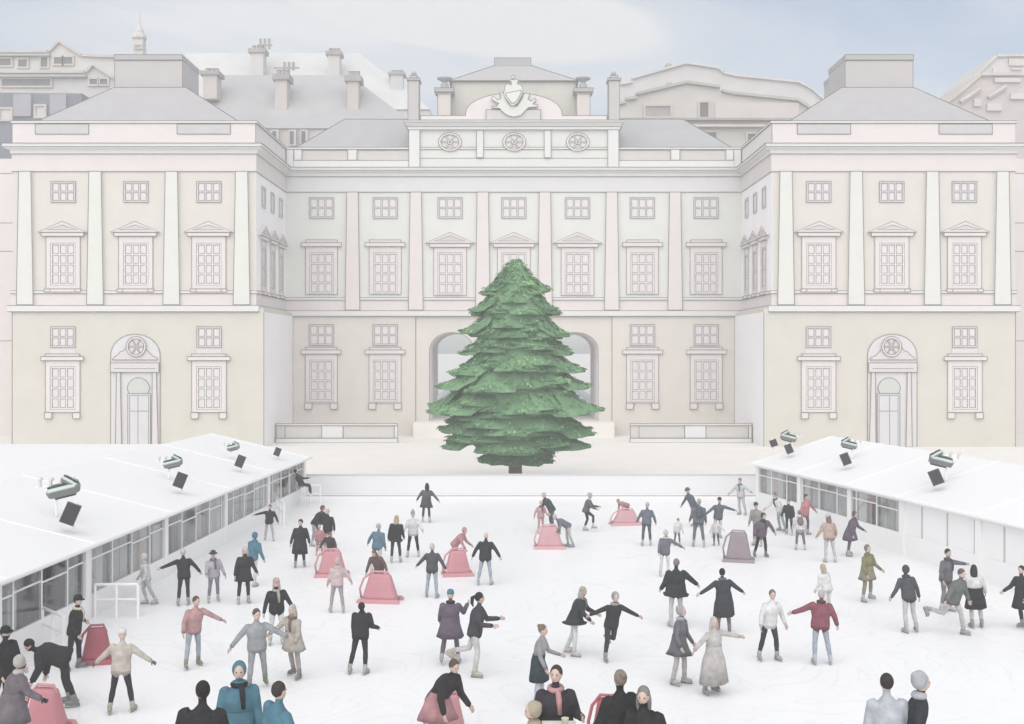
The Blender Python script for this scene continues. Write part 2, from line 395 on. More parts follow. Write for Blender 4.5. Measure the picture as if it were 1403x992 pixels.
for o in (0, 87.2, 176, 263.2):
    for s in ((-1,1) if o else (1,)):
        u = s*o*SCN; place('sc', u, DC, Z(299.5,DC)); place('cp' if o < 100 else 'cf', u, DC, Z(404,DC) if o < 100 else Z(403,DC)+.03)
        if o > 100: place('sc', u, DC-.1, Z(473.5,DC)); place('cg', u, DC-.1, Z(550,DC))

# round windows
def round_window(u, y, z, rx, ry, par=pal):
    mb = MB(); n = 36
    def ring(a0, b0, a1, b1, yf, yb, m):
        o = len(mb.v)
        for k in range(n):
            c, d = math.cos(2*math.pi*k/n), math.sin(2*math.pi*k/n)
            mb.v += [(u+a0*c,yf,z+b0*d),(u+a1*c,yf,z+b1*d),(u+a0*c,yb,z+b0*d),(u+a1*c,yb,z+b1*d)]
        for k in range(n):
            p, q = o+4*k, o+4*((k+1)%n)
            for f in ((p,p+1,q+1,q),(p,q,q+2,p+2),(p+1,p+3,q+3,q+1)): mb.f.append(list(f)); mb.m.append(m)
    ring(rx,ry,rx*.76,ry*.76,y-.14,y,0)
    for r_ in (.985,.775): mb.ribbon([(u+rx*r_*math.cos(2*math.pi*k/n), z+ry*r_*math.sin(2*math.pi*k/n)) for k in range(n)], y-.14, .05, True)
    ring(rx*.24,ry*.24,rx*.1,ry*.1,y-.1,y,2)
    for r_ in (.24,.1): mb.ribbon([(u+rx*r_*math.cos(2*math.pi*k/12), z+ry*r_*math.sin(2*math.pi*k/12)) for k in range(12)], y-.1, .04, True)
    for k in range(6):
        t = math.pi*k/3; c, d = Vector((rx*math.cos(t), ry*math.sin(t))), Vector((-math.sin(t), math.cos(t)))*rx*.055
        mb.prism([tuple(Vector((u,z))+c*.23-d),tuple(Vector((u,z))+c*.77-d),tuple(Vector((u,z))+c*.77+d),tuple(Vector((u,z))+c*.23+d)], y-.09, y-.01, 2)
        for e in (-1,1): mb.ribbon([tuple(Vector((u,z))+c*.25+d*e),tuple(Vector((u,z))+c*.77+d*e)], y-.09, .04)
    o = mb.build('round_window', MW, par)
    p = MB(); p.prism([(u+rx*.78*math.cos(2*math.pi*k/n), z+ry*.78*math.sin(2*math.pi*k/n)) for k in range(n)], y-.03, y-.004)
    p.build('pane', [M_pane], o)

# doors in the wings
for s in (-1,1):
    mir = lambda x: -s*X(x,DW)
    y = DW-.12; d = MB()
    def arc(cx, a, b, z0, n=20): return [(mir(cx+a*math.cos(math.pi*k/n)), z0+b*math.sin(math.pi*k/n)) for k in range(n+1)]
    zsp = Z(487,DW); pts = arc(186.5, 33.7, 29*S, zsp)
    out = [(mir(220.2), 0)] + pts + [(mir(152.8), 0)]
    d.prism(out, y-.06, y+.01, 2); d.ribbon(out, y-.06)
    a, c = sorted((mir(153.3), mir(219.7)))
    d.obox(a, c, Z(510,DW), Z(497,DW), y-.24, y-.05, 0); d.ribbon([(a+.3,Z(505,DW)),(c-.3,Z(505,DW))], y-.24, .04)
    tp = [(155,493),(158,489),(163,486),(166,482),(171,480.5),(175,474),(198,474),(203,480.5),(207,485),(211,488),(216,490),(217.5,493)]
    tp = [(mir(x), Z(yy,DW)) for x,yy in tp]; d.prism(tp, y-.12, y-.05, 0); d.ribbon(tp, y-.12, .045, True)
    for xa, xb, xc, xd in ((160,168.5,166.5,161.5),(209.5,218.5,215.8,210.3)):
        q = [(mir(xa),0),(mir(xb),0),(mir(xc),Z(510,DW)-.01),(mir(xd),Z(510,DW)-.01)]; d.prism(q, y-.2, y-.05, 0); d.ribbon(q, y-.2, .05, True)
    sur = d.build('door_surround', [mat('pinkish_trim', (233,226,225), .02, .8, .8), M_line, mat('lilac_white_plaster', (234,231,233), .02, .6, .8)], pal)
    ni = MB(); q = [(mir(178.5),Z(539,DW))] + [(mir(191-15.3*math.cos(math.pi*k/18)), Z(533,DW)+15.5*S*math.sin(math.pi*k/18)) for k in range(19)] + [(mir(203.5),Z(539,DW))]
    ni.prism(q, y-.11, y-.05); ni.ribbon(q, y-.11, .045, True); ni.build('fanlight', [M_niche, M_line], sur)
    dl = MB(); a, c = sorted((mir(176.5), mir(207.5))); dl.obox(a, c, 0.02, Z(539,DW), y-.13, y-.05, 0)
    a2, c2 = sorted((mir(179), mir(205))); dl.rect(a2, c2, .05, Z(541.5,DW), y-.13, .04)
    dl.ribbon([(mir(190.5),.05),(mir(190.5),Z(541.5,DW))], y-.13, .04); dl.ribbon([(a2,Z(563,DW)),(c2,Z(563,DW))], y-.136, .04)
    dl.build('door', [M_door, M_line], pal)
    round_window(mir(188.3), y-.11, Z(475,DW), 13.7*S, 14*S, sur)

# centre parapet, side roofs, attic
for s in (-1,1):
    pb = MB(); m_ = lambda x: -s*X(x,DC)
    y = DC-.02
    a, c = sorted((m_(403), m_(561))); pb.box(a, c, y-.2, y+.5, ZC1, Z(220,DC)); pb.ribbon([(a,Z(220.3,DC)),(c,Z(220.3,DC))], y-.2, .05)
    pb.box(a, c, y+.02, y+.5, Z(220,DC), ZP-.3, 2)
    for xa, xb in ((393,403),(403.4,414),(477,489.3)):
        q0, q1 = sorted((m_(xa), m_(xb))); pb.obox(q0, q1, Z(220,DC)+.004 if xa > 393 else ZC1+.02, ZP-.26, y-.18, y+.02)
    pb.build('balustrade', [M_white, M_line, M_beige], pal)
    ro = MB(); zr = Z(163.5,112); xe, xr = m_(402)*105/DC, -s*X(472,112)
    xe = -s*X(401,105.2)
    v = [(xe,105.2,ZP),(s*9.5,105.2,ZP),(s*9.5,114.6,ZP),(xe,114.6,ZP),(xr,112,zr),(s*9.5,112,zr)]
    ro.add(v, [(0,1,5,4),(1,2,5),(2,3,4,5),(3,0,4)]); ro.tube([v[0],v[4]], .05, 1, 5); ro.tube([v[4],v[5]], .05, 1, 5); ro.tube([(xe,105.15,ZP+.02),(s*9.5,105.15,ZP+.02)], .04, 1, 5)
    ro.build('roof', [M_roofc, M_line], pal)
at = MB(); zt = Z(166,DC)
at.box(-9.5, 9.5, DC-.05, 112, ZC1, zt); at.ribbon([(-9,Z(217,DC)),(9,Z(217,DC))], DC-.05, .05)
at.build('attic_wall', [M_cwall, M_line], pal)
for s in (-1,1):
    at = MB(); a, c = sorted((-s*X(560.5,DC), -s*X(575.6,DC))); at.obox(a, c, ZC1+.02, Z(173,DC), DC-.3, DC); at.build('attic_pier', [M_white, M_line], pal)
    at = MB(); a, c = sorted((-s*X(653,DC), -s*X(662.5,DC))); at.obox(a, c, Z(216.5,DC), Z(179,DC), DC-.2, DC); at.build('attic_pier', [M_white, M_line], pal)
at = MB(); AP = [(-9.9,112),(-9.9,DC-.2),(9.9,DC-.2),(9.9,112)]
at.sweep(AP, [(-.5,Z(179,DC)),(.12,Z(179,DC)),(.15,Z(174.5,DC)),(.5,Z(169.5,DC)),(.55,Z(166,DC)),(-.5,zt+.02)])
for d, yy in ((.14,178.6),(.17,174.5),(.57,166.6),(.52,169.3)): at.sweep(AP, [(0,Z(yy,DC)-.022),(d,Z(yy,DC)-.022),(d,Z(yy,DC)+.022),(0,Z(yy,DC)+.022)], 1)
at.build('attic_cornice', [M_white, M_line], pal)
for o in (-87.3, .5, 87.5): round_window(o*SCN, DC-.06, Z(195,DC), 16*SCN, 12.8*SCN)
pd = MB(); zb = Z(158,DC); hh = zb-zt
out = [(-8.85,zt+.02),(8.85,zt+.02),(8.85,zb)] + [(66.3*SCN*math.cos(math.pi*k/28), zb+31*SCN*math.sin(math.pi*k/28)**.85) for k in range(29)] + [(-8.85,zb)]
pd.prism(out, DC+.1, DC+.9); pd.ribbon(out, DC+.1, .05, True)
pe = pd.build('pediment', [M_pink, M_line], pal)
cr = MB()
cx = lambda x: X(540+x/4.252, DC) - .02
cz = lambda y_: Z(70+y_/4.252, DC)
cr.obox(cx(537), cx(855), zt+.03, cz(343), DC-.15, DC+.1, 2)
body = [(615,250),(640,245),(655,290),(680,325),(718,325),(745,285),(760,250),(790,252),(780,285),(800,297),(822,278),(829,288),(808,312),(838,318),(835,328),(785,332),(770,345),(740,378),(700,388),(660,378),(630,355),(615,337),(575,335),(570,327),(600,325),(612,308),(590,298),(568,285),(575,268),(590,275),(605,290),(622,283),(625,265)]
shield = [(685,187),(672,181),(680,175),(715,174),(727,180),(717,198),(742,206),(753,232),(748,258),(735,285),(718,312),(700,326),(682,325),(664,300),(648,282),(639,255),(646,225),(650,204),(665,197),(683,206)]
def relief(pts, yf, yb, m=0):
    q = [(cx(a), cz(b_)) for a, b_ in pts]; cr.prism(q, yf, yb, m); cr.ribbon(q, yf, .05, True)
relief(body, DC-.32, DC+.1); relief(shield, DC-.55, DC-.3)
relief([(697+(a-697)*.8, 252+(b_-252)*.8) for a, b_ in shield[7:-4]], DC-.62, DC-.5)
n = 14; relief([(696+10*math.cos(2*math.pi*k/n), 157+10*math.sin(2*math.pi*k/n)) for k in range(n)], DC-.5, DC-.3)
relief([(692,166),(700,166),(701,176),(691,176)], DC-.48, DC-.3)
cr.build('carved_crest', [M_cwall, M_line, M_ptym], pe)
# tall chimney piers with ball finials, urn pedestals
for s in (-1,1):
    m_ = lambda x: -s*X(x,DC)
    a, c = sorted((m_(558.8), m_(574)))
    k = MB(); k.obox(a, c, zt+.03, Z(110,DC), DC+.05, DC+1.6); k.obox(a-.1, c+.1, Z(110,DC), Z(106.8,DC), DC-.05, DC+1.7, 2)
    mid = (a+c)/2; k.obox(mid-.36, mid+.36, Z(106.8,DC), Z(102,DC), DC+.3, DC+1.1); k.ell((mid, DC+.7, Z(98.6,DC)), (.26,.26,.26), 2)
    k.build('chimney_pier', [M_chim, M_line, M_cap], pal)
    D = 105.2; a, c = sorted((-s*X(599.5,D), -s*X(617.8,D))); mid = (a+c)/2
    u = MB(); u.obox(a, c, zt, Z(128,D), D, D+1.4); u.obox(a-.28, c+.28, Z(126.5,D), Z(121,D), D-.25, D+1.65, 2); u.box(a-.12, c+.12, D-.1, D+1.5, Z(129,D), Z(126.5,D), 2)
    pp = u.build('urn_pedestal', [M_post, M_line, M_cap], pal)
    zz = Z(121,D); hU = Z(104.5,D)-zz; v = MB()
    v.lathe(mid, D+.7, [(.42,zz),(.42,zz+.25),(.36,zz+.55),(.2,zz+.75),(.3,zz+.82),(.72,zz+hU*.9),(.74,zz+hU),(.6,zz+hU)], 0, 20)
    v.build('urn', [M_cap], pp)
# lantern room behind the pediment
D = 107; ln = MB(); xw = 85*D/F; zl = Z(111.7,D)
ln.box(-xw, xw, D, 112, zt-.5, zl)
for i in range(43): x = -xw+2*xw*(i+.5)/43; ln.box(x-.035, x+.035, D-.05, D+.01, zt, zl, 2)
ln.build('lantern_wall', [M_rib, M_line, M_tan], pal)
ro = MB(); xe = 89*D/F; v = [(-xe,D-.3,zl),(xe,D-.3,zl),(xe,113,zl),(-xe,113,zl),(-1.95,109.6,Z(90,109.6)),(1.75,109.6,Z(90,109.6)),(1.75,110.8,Z(90,109.6)),(-1.95,110.8,Z(90,109.6))]
ro.add(v, [(0,1,5,4),(1,2,6,5),(2,3,7,6),(3,0,4,7),(4,5,6,7),(0,3,2,1)]); ro.tube([v[0],v[1]],.05,1,5); ro.tube([v[0],v[4]],.05,1,5); ro.tube([v[1],v[5]],.05,1,5)
rf = ro.build('roof', [M_roof, M_line], pal)
k = MB(); k.obox(-1.95, 1.72, Z(90,109.6)-.1, Z(79.6,109.6), 109.5, 110.9); k.build('chimney', [M_cap, M_line], rf)
# lower side ranges beyond the wings
for s in (-1,1):
    q = MB(); a, c = sorted((s*XO+s*.08, s*95)); q.box(a, c, 104, 121, -.3, 26.3)
    for z in (24.9, 20.2, 17.5, 9.0): q.ribbon([(a,z),(c,z)], 104, .06)
    q.build('side_range_wall', [M_pink, M_line], pal)

# low stone balustrades before the centre range
for s in (-1,1):
    Dd = 96.0; th = thing('stone_balustrade', (s*15.6, Dd, 0), 'low beige stone balustrade with one white block below the %s of the palace centre' % ('left windows' if s < 0 else 'right windows'), 'balustrade', 'low balustrades before the palace')
    m_ = lambda x: -s*X(x,Dd) if s < 0 else -s*X(x,Dd)
    a, c = sorted((-s*X(378,Dd), -s*X(545,Dd)))
    q = MB(); q.obox(a, c, 0, .4, Dd-.12, Dd+.5); q.build('plinth', [M_white, M_line], th)
    b0, b1 = sorted((-s*X(441,Dd), -s*X(470,Dd)))
    q = MB(); q.obox(a+.04, b0, .4, 1.5, Dd, Dd+.3); q.ribbon([(a+.8,.45),(a+.8,1.45)], Dd); q.build('panel', [M_beige, M_line], th)
    q = MB(); q.obox(b1, c-.3, .4, 1.5, Dd, Dd+.3); q.build('panel', [M_beige, M_line], th)
    q = MB(); q.obox(b0, b1, .4, 1.5, Dd-.05, Dd+.35); q.build('block', [M_white, M_line], th)
    q = MB(); q.obox(a, c, 1.5, 1.68, Dd-.08, Dd+.42); q.obox(c-.3, c, .4, 1.5, Dd-.04, Dd+.36); q.build('coping', [M_white, M_line], th)
# ------------------------------------------------------------------ town behind
M_bw = mat('far_white_render', (226,222,220), .05, .3, .9)  # town wall and roof colours paled, part of the haze put into them
M_bb = mat('far_beige_stone', (222,217,209), .07, .25, .9)
M_bp = mat('far_pink_render', (230,221,215), .06, .25, .9)
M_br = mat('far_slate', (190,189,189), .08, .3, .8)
M_bd = mat('far_dark_slate', (134,136,146), .12, .3, .8)
M_bwin = mat('far_window', (120,116,118), .2, .6, .4)
M_bt = mat('far_tile_trim', (218,208,200), .1, .5, .9)
M_bch = mat('far_chimney', (218,210,202), .05, .4, .9)
M_bpot = mat('far_chimney_pot', (184,179,175), .1, .6, .9)
def tri_poly(pts, D): return [P(x, y, D) for x, y in pts]
def town(name, label, D, depth, pts, m, trim=None, cat='building', group='old town roofs behind the palace'):
    """a building whose front gable has the outline pts (pixel rows of its own distance), carried down to the ground"""
    q = tri_poly(pts, D); cx_ = sum(p[0] for p in q)/len(q)
    t = thing(name, (cx_, D, 0), label, cat, group)
    mb = MB(); mb.prism([(q[-1][0], 0)] + [(q[0][0], 0)] + q, D, D+depth)
    mb.build('wall', [m], t)
    if trim:
        r = MB(); n = len(q)
        for i in range(n-1):
            a, c = Vector(q[i]), Vector(q[i+1])
            if abs(c.x-a.x) < .3: continue
            nrm = Vector((-(c-a).y, (c-a).x)).normalized(); 
            if nrm.y < 0: nrm = -nrm
            r.prism([tuple(a), tuple(c), tuple(c+nrm*.35), tuple(a+nrm*.35)], D-.5, D+depth+.5)
        r.build('roof', [trim], t)
    return t
def b_window(t, D, x0, x1, y0, y1, m=None, chamfer=0):
    (a, zt), (c, zb) = P(x0,y0,D), P(x1,y1,D); f = MB()
    w = .25
    for q in ((a-w,a,zb-w,zt+w),(c,c+w,zb-w,zt+w),(a,c,zt,zt+w),(a,c,zb-w,zb)): f.box(q[0],q[1],D-.3,D+.02,q[2],q[3])
    o = f.build('window', [M_bt], t); p = MB(); p.box(a, c, D-.12, D-.01, zb, zt); p.build('pane', [m or M_bwin], o)
def b_chimney(t, D, x0, x1, y0, y1, m=None, pots=3):
    (a, zt), (c, zb) = P(x0,y0,D), P(x1,y1,D); mb = MB(); h = zt-zb
    mb.box(a, c, D, D+2.2, zb, zt-h*.25); mb.box(a-.35, c+.35, D-.3, D+2.5, zt-h*.25, zt-h*.12, 1)
    for i in range(pots): mb.lathe(a+(c-a)*(i+.5)/pots, D+1.1, [(.32,zt-h*.12),(.28,zt),(.36,zt+.05),(.3,zt+.1)], 1, 8)
    mb.build('chimney', [m or M_bch, M_bpot], t)
# left terraces, near row first
t = town('slate_roofed_house', 'dark slate fronted house behind the far left wing roof', 140, 8, [(-60,126),(112,128)], M_bd, None)
for x0,x1,y0,y1 in ((2,16,150,164),(50,62,146,160),(30,44,176,190)): b_window(t,140,x0,x1,y0,y1, M_bw)
for x0,x1 in ((20,44),(70,92)):
    mb = MB(); (a,zt),(c,zb) = P(x0,130,140),P(x1,160,140); mb.box(a,c,139.6,140.02,zb,zt); mb.build('render_panel',[mat('slate_patch',(176,176,184),.1,.5)],t)
t = town('gabled_house', 'white terrace with a small gable above the dark slate house', 152, 8, [(-60,101),(118,101),(124,97),(128,91),(155,108),(172,112)], M_bw, M_bt)
for x0,x1,y0,y1 in ((4,70,109,118),(124,134,109,116),(138,148,109,116)): b_window(t,152,x0,x1,y0,y1)
mb = MB(); (a,zt),(c,zb) = P(-60,104,152),P(120,107,152); mb.box(a,c,151.2,152.02,zb,zt); mb.build('gutter',[M_br],t)
t = town('gabled_house', 'white terrace with the taller gable, topmost at far left', 172, 8, [(-60,73),(68,73),(82,59),(112,78),(160,80)], M_bw, M_bt)
for x0,x1,y0,y1 in ((0,16,81,90),(26,38,82,92),(57,66,79,92),(75,86,79,88),(88,100,79,88)): b_window(t,172,x0,x1,y0,y1)
mb = MB(); (a,zt),(c,zb) = P(-60,75,172),P(70,78,172); mb.box(a,c,171.2,172.02,zb,zt); mb.build('gutter',[M_br],t)
# spire
D = 195; xs = X(191,D); sp = thing('church_spire', (xs, D, 0), 'pale church tower with a pointed spire above the left wing', 'church')
k = D/F; mb = MB(); zs_, z5, zt = Z(100,D), Z(56,D), Z(14,D)
mb.box(xs-7*k, xs+7*k, D-7*k, D+7*k, 0, z5); mb.build('tower', [M_bw], sp)
mb = MB(); mb.lathe(xs, D, [(7*k,z5),(10.5*k,z5+3*k),(10*k,z5+7*k),(6.5*k,z5+10*k),(6*k,z5+14*k)], 0, 8); mb.build('belfry', [M_bb], sp)
mb = MB(); mb.lathe(xs, D, [(5*k,z5+14*k),(4*k,z5+17*k),(2.2*k,z5+22*k),(.2*k,zt)], 0, 8); mb.build('spire', [M_bw], sp)
b_window(sp, D-7*k-.02, 186, 194, 63, 66, M_bt)
# big slate roof behind the left of the centre
def slab_roof(name, label, D, eave, ridge, m, wall):
    t = thing(name, (X((eave[0][0]+eave[1][0])/2,D), D, 0), label, 'building', 'old town roofs behind the palace')
    (a,ze),(c,_) = P(*eave[0],D), P(*eave[1],D); dR = D+9
    (r0,zr),(r1,_) = P(*ridge[0],dR), P(*ridge[1],dR)
    w = MB(); w.box(a, c, D+.3, D+17.7, 0, ze); w.build('wall', [wall], t)
    r = MB(); v = [(a,D,ze),(c,D,ze),(c,D+18,ze),(a,D+18,ze),(r0,dR,zr),(r1,dR,zr)]
    r.add(v, [(0,1,5,4),(1,2,5),(2,3,4,5),(3,0,4)]); r.build('roof', [m], t); return t
t = slab_roof('slate_roofed_hall', 'large grey slate roof with pale chimneys and small dormers', 136, [(262,176),(575,176)], [(300,103),(480,103)], M_br, M_bp)
for x0,x1,y0,y1 in ((278,297,92,135),(377,393,94,156),(476,491,96,158)): b_chimney(t, 139, x0, x1, y0, y1)
for x0 in (396, 412, 372):
    (a,zt),(c,zb) = P(x0,178,135.8), P(x0+10,200,135.8); mb = MB(); mb.box(a,c,135.6,136.6,zb,zt); o = mb.build('window',[M_bw],t)
    mb = MB(); mb.box(a+.15,a+.6,135.5,135.61,zb+.2,zt-.2); mb.build('pane',[M_bwin],o)
t = slab_roof('far_slate_hall', 'paler second slate roof with white chimneys, farther off', 178, [(235,150),(590,150)], [(255,73),(492,76)], mat('far_hazed_slate',(222,222,221),.06,.3), M_bw)  # farther roof: haze paleness put into the slate colour
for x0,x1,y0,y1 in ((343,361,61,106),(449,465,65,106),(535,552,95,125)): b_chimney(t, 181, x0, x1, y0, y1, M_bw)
an = MB(); D = 181
for bx, by in ((363,53),):
    for i in range(3): an.tube([(X(bx-6+i*6,D),D,Z(by+14,D)),(X(bx-6+i*6,D),D,Z(by,D))], .22, 0, 5)
    an.tube([(X(bx-10,D),D,Z(by+9,D)),(X(bx+10,D),D,Z(by+9,D))], .15, 0, 5); an.tube([(X(bx,D),D,Z(by+9,D)),(X(bx,D),D,Z(by+60,D))], .15, 0, 5)
an.build('antenna', [M_bpot], t)
D = 150; at2 = thing('roof_antenna', (X(396,D), D, 0), 'three pronged grey aerial on a tall mast between the slate roofs', 'aerial')
an = MB()
for i in range(3): an.tube([(X(390+i*6,D),D,Z(96,D)),(X(390+i*6,D),D,Z(85,D))], .2, 0, 5)
an.build('prong', [M_bpot], at2); an = MB(); an.tube([(X(375,D),D,Z(93,D)),(X(410,D),D,Z(93,D))], .13, 0, 5); an.build('crossbar', [M_bpot], at2)
an = MB(); an.tube([(X(396,D),D,0),(X(396,D),D,Z(90,D))], .14, 0, 6); an.build('mast', [M_bpot], at2)
# right of centre: stepped beige block, and its paler far neighbour
t = town('beige_town_house', 'beige stepped roof house with one dark window behind the right hip roof', 140, 14,
         [(840,146),(857,142),(857,138),(872,136),(872,131),(940,115),(986,121),(988,126),(1003,130),(1092,139),(1112,152)], M_bb, mat('far_grey_coping',(198,195,188),.08,.4))
b_window(t,140,958.5,970,141,161); b_window(t,140,884,918,146,160, M_bpot)
for ya,yb,m in ((162,165,M_bpot),(171,174,M_bp)):
    mb = MB(); (a,zt),(c,zb) = P(845,ya,139.5),P(1110,yb,139.5); mb.box(a,c,139.2,140.02,zb,zt); mb.build('string_course',[m],t)
mb = MB(); (a,zt),(c,zb) = P(980,141,139.8),P(1095,162,139.8); mb.box(a,c,139.75,140.02,zb,zt); mb.build('render_panel',[M_bp],t)
for x0,x1,y0,y1 in ((966,981,182,196),(1024,1034,184,196)): b_window(t,140,x0,x1,y0,y1)
mb = MB(); mb.ell((X(919,140),141,Z(115,140)),(.5,.5,.5)); mb.box(X(916,140),X(922,140),140.5,141.5,Z(121,140),Z(116,140)); mb.build('vent',[M_bpot],t)
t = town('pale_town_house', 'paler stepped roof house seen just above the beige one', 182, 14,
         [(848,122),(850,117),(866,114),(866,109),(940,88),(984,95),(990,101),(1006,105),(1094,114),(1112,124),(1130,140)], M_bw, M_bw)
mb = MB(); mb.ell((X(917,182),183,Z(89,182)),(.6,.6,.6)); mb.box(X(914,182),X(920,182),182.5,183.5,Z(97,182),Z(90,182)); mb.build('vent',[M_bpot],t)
t = town('mansard_house', 'pinkish mansard house rising behind the far right roof', 142, 12, [(1296,142),(1305,137),(1343,104.5),(1470,104.5)], mat('far_mauve_stone',(217,208,204),.08,.25), M_bt)
for i,(xa,ya,xb,yb) in enumerate(((1362,107,1398,113),(1334,136,1344,146),(1352,142,1372,152),(1384,128,1440,136))):
    mb = MB(); (a,zt),(c,zb) = P(xa,ya,141.8),P(xb,yb,141.8); mb.box(a,c,141.6,142.02,zb,zt); mb.build('render_panel',[M_bw],t)
for xa,ya,xb,yb in ((1316,140,1343,122),(1354,134,1378,119)):
    mb = MB(); a, c = P(xa,ya,141.7), P(xb,yb,141.7); mb.tube([(a[0],141.7,a[1]),(c[0],141.7,c[1])], .3, 0, 5); mb.build('rafter',[M_bt],t)
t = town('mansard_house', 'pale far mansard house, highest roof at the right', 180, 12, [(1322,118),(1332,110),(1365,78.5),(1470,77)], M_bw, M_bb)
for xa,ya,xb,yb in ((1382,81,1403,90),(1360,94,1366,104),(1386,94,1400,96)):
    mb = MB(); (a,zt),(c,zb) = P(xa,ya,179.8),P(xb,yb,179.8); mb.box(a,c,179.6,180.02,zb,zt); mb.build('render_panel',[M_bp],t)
# ------------------------------------------------------------------ rink barrier
M_bar = mat('frosted_barrier_board', (247,247,248), .015, .5, .35)
M_wp = mat('white_powder_coat', (246,245,244), .012, 1, .45, k=.92)
br = thing('rink_barrier', (1.2, 60.9, 0), 'pale frosted glass barrier along the far edge of the rink', 'barrier')
x0, x1, n = -11.75, 13.9, 10
for i in range(n):
    a, c = x0+(x1-x0)*i/n, x0+(x1-x0)*(i+1)/n
    q = MB(); q.box(a+.02, c-.02, 60.86, 60.92, .12, 1.17); q.build('panel', [M_bar], br)
    q = MB(); q.box(a-.03, a+.03, 60.85, 60.95, 0, 1.19); q.build('post', [M_bar], br)
q = MB(); q.box(x0, x1, 60.84, 60.96, 1.18, 1.23); q.box(x0,x1,60.83,60.85,1.17,1.185,1); q.build('top_rail', [M_bar, M_line], br)
q = MB(); q.box(x0, x1, 60.84, 60.95, .0, .11); q.box(x0,x1,60.825,60.84,.0,.03,1); q.build('kick_rail', [M_wp, M_line], br)

# ------------------------------------------------------------------ pavilions
M_tent = mat('white_tent_roof', (247,246,245), .01, .3, .6, k=.87)
M_glass = bpy.data.materials.new('pavilion_glass'); M_glass.use_nodes = True
nt = M_glass.node_tree; nt.nodes.clear()
o_ = nt.nodes.new('ShaderNodeOutputMaterial'); mx = nt.nodes.new('ShaderNodeMixShader'); tr = nt.nodes.new('ShaderNodeBsdfTransparent'); gl = nt.nodes.new('ShaderNodeBsdfGlossy')
gl.inputs['Roughness'].default_value = .08; tr.inputs['Color'].default_value = (.9,.91,.91,1)
nz = nt.nodes.new('ShaderNodeLayerWeight'); nz.inputs['Blend'].default_value = .35; pw = nt.nodes.new('ShaderNodeMath'); pw.operation = 'MULTIPLY'; pw.inputs[1].default_value = .3
nt.links.new(nz.outputs['Facing'], pw.inputs[0]); nt.links.new(pw.outputs[0], mx.inputs[0]); nt.links.new(tr.outputs[0], mx.inputs[1]); nt.links.new(gl.outputs[0], mx.inputs[2]); nt.links.new(mx.outputs[0], o_.inputs[0])
GREYS = [mat('grey_drape', c, .05, 1, .9) for c in ((250,248,246),(232,229,227),(205,202,200),(236,226,222),(176,173,174))]
M_dk = mat('dark_drape', (60,60,64), .1, 1, .9); M_mv = mat('mauve_drape', (150,132,132), .1, 1, .9); M_bl = mat('blue_grey_drape', (92,94,108), .1, 1, .9)
M_floor = mat('pavilion_floor', (205,202,200), .04, 1, .7)
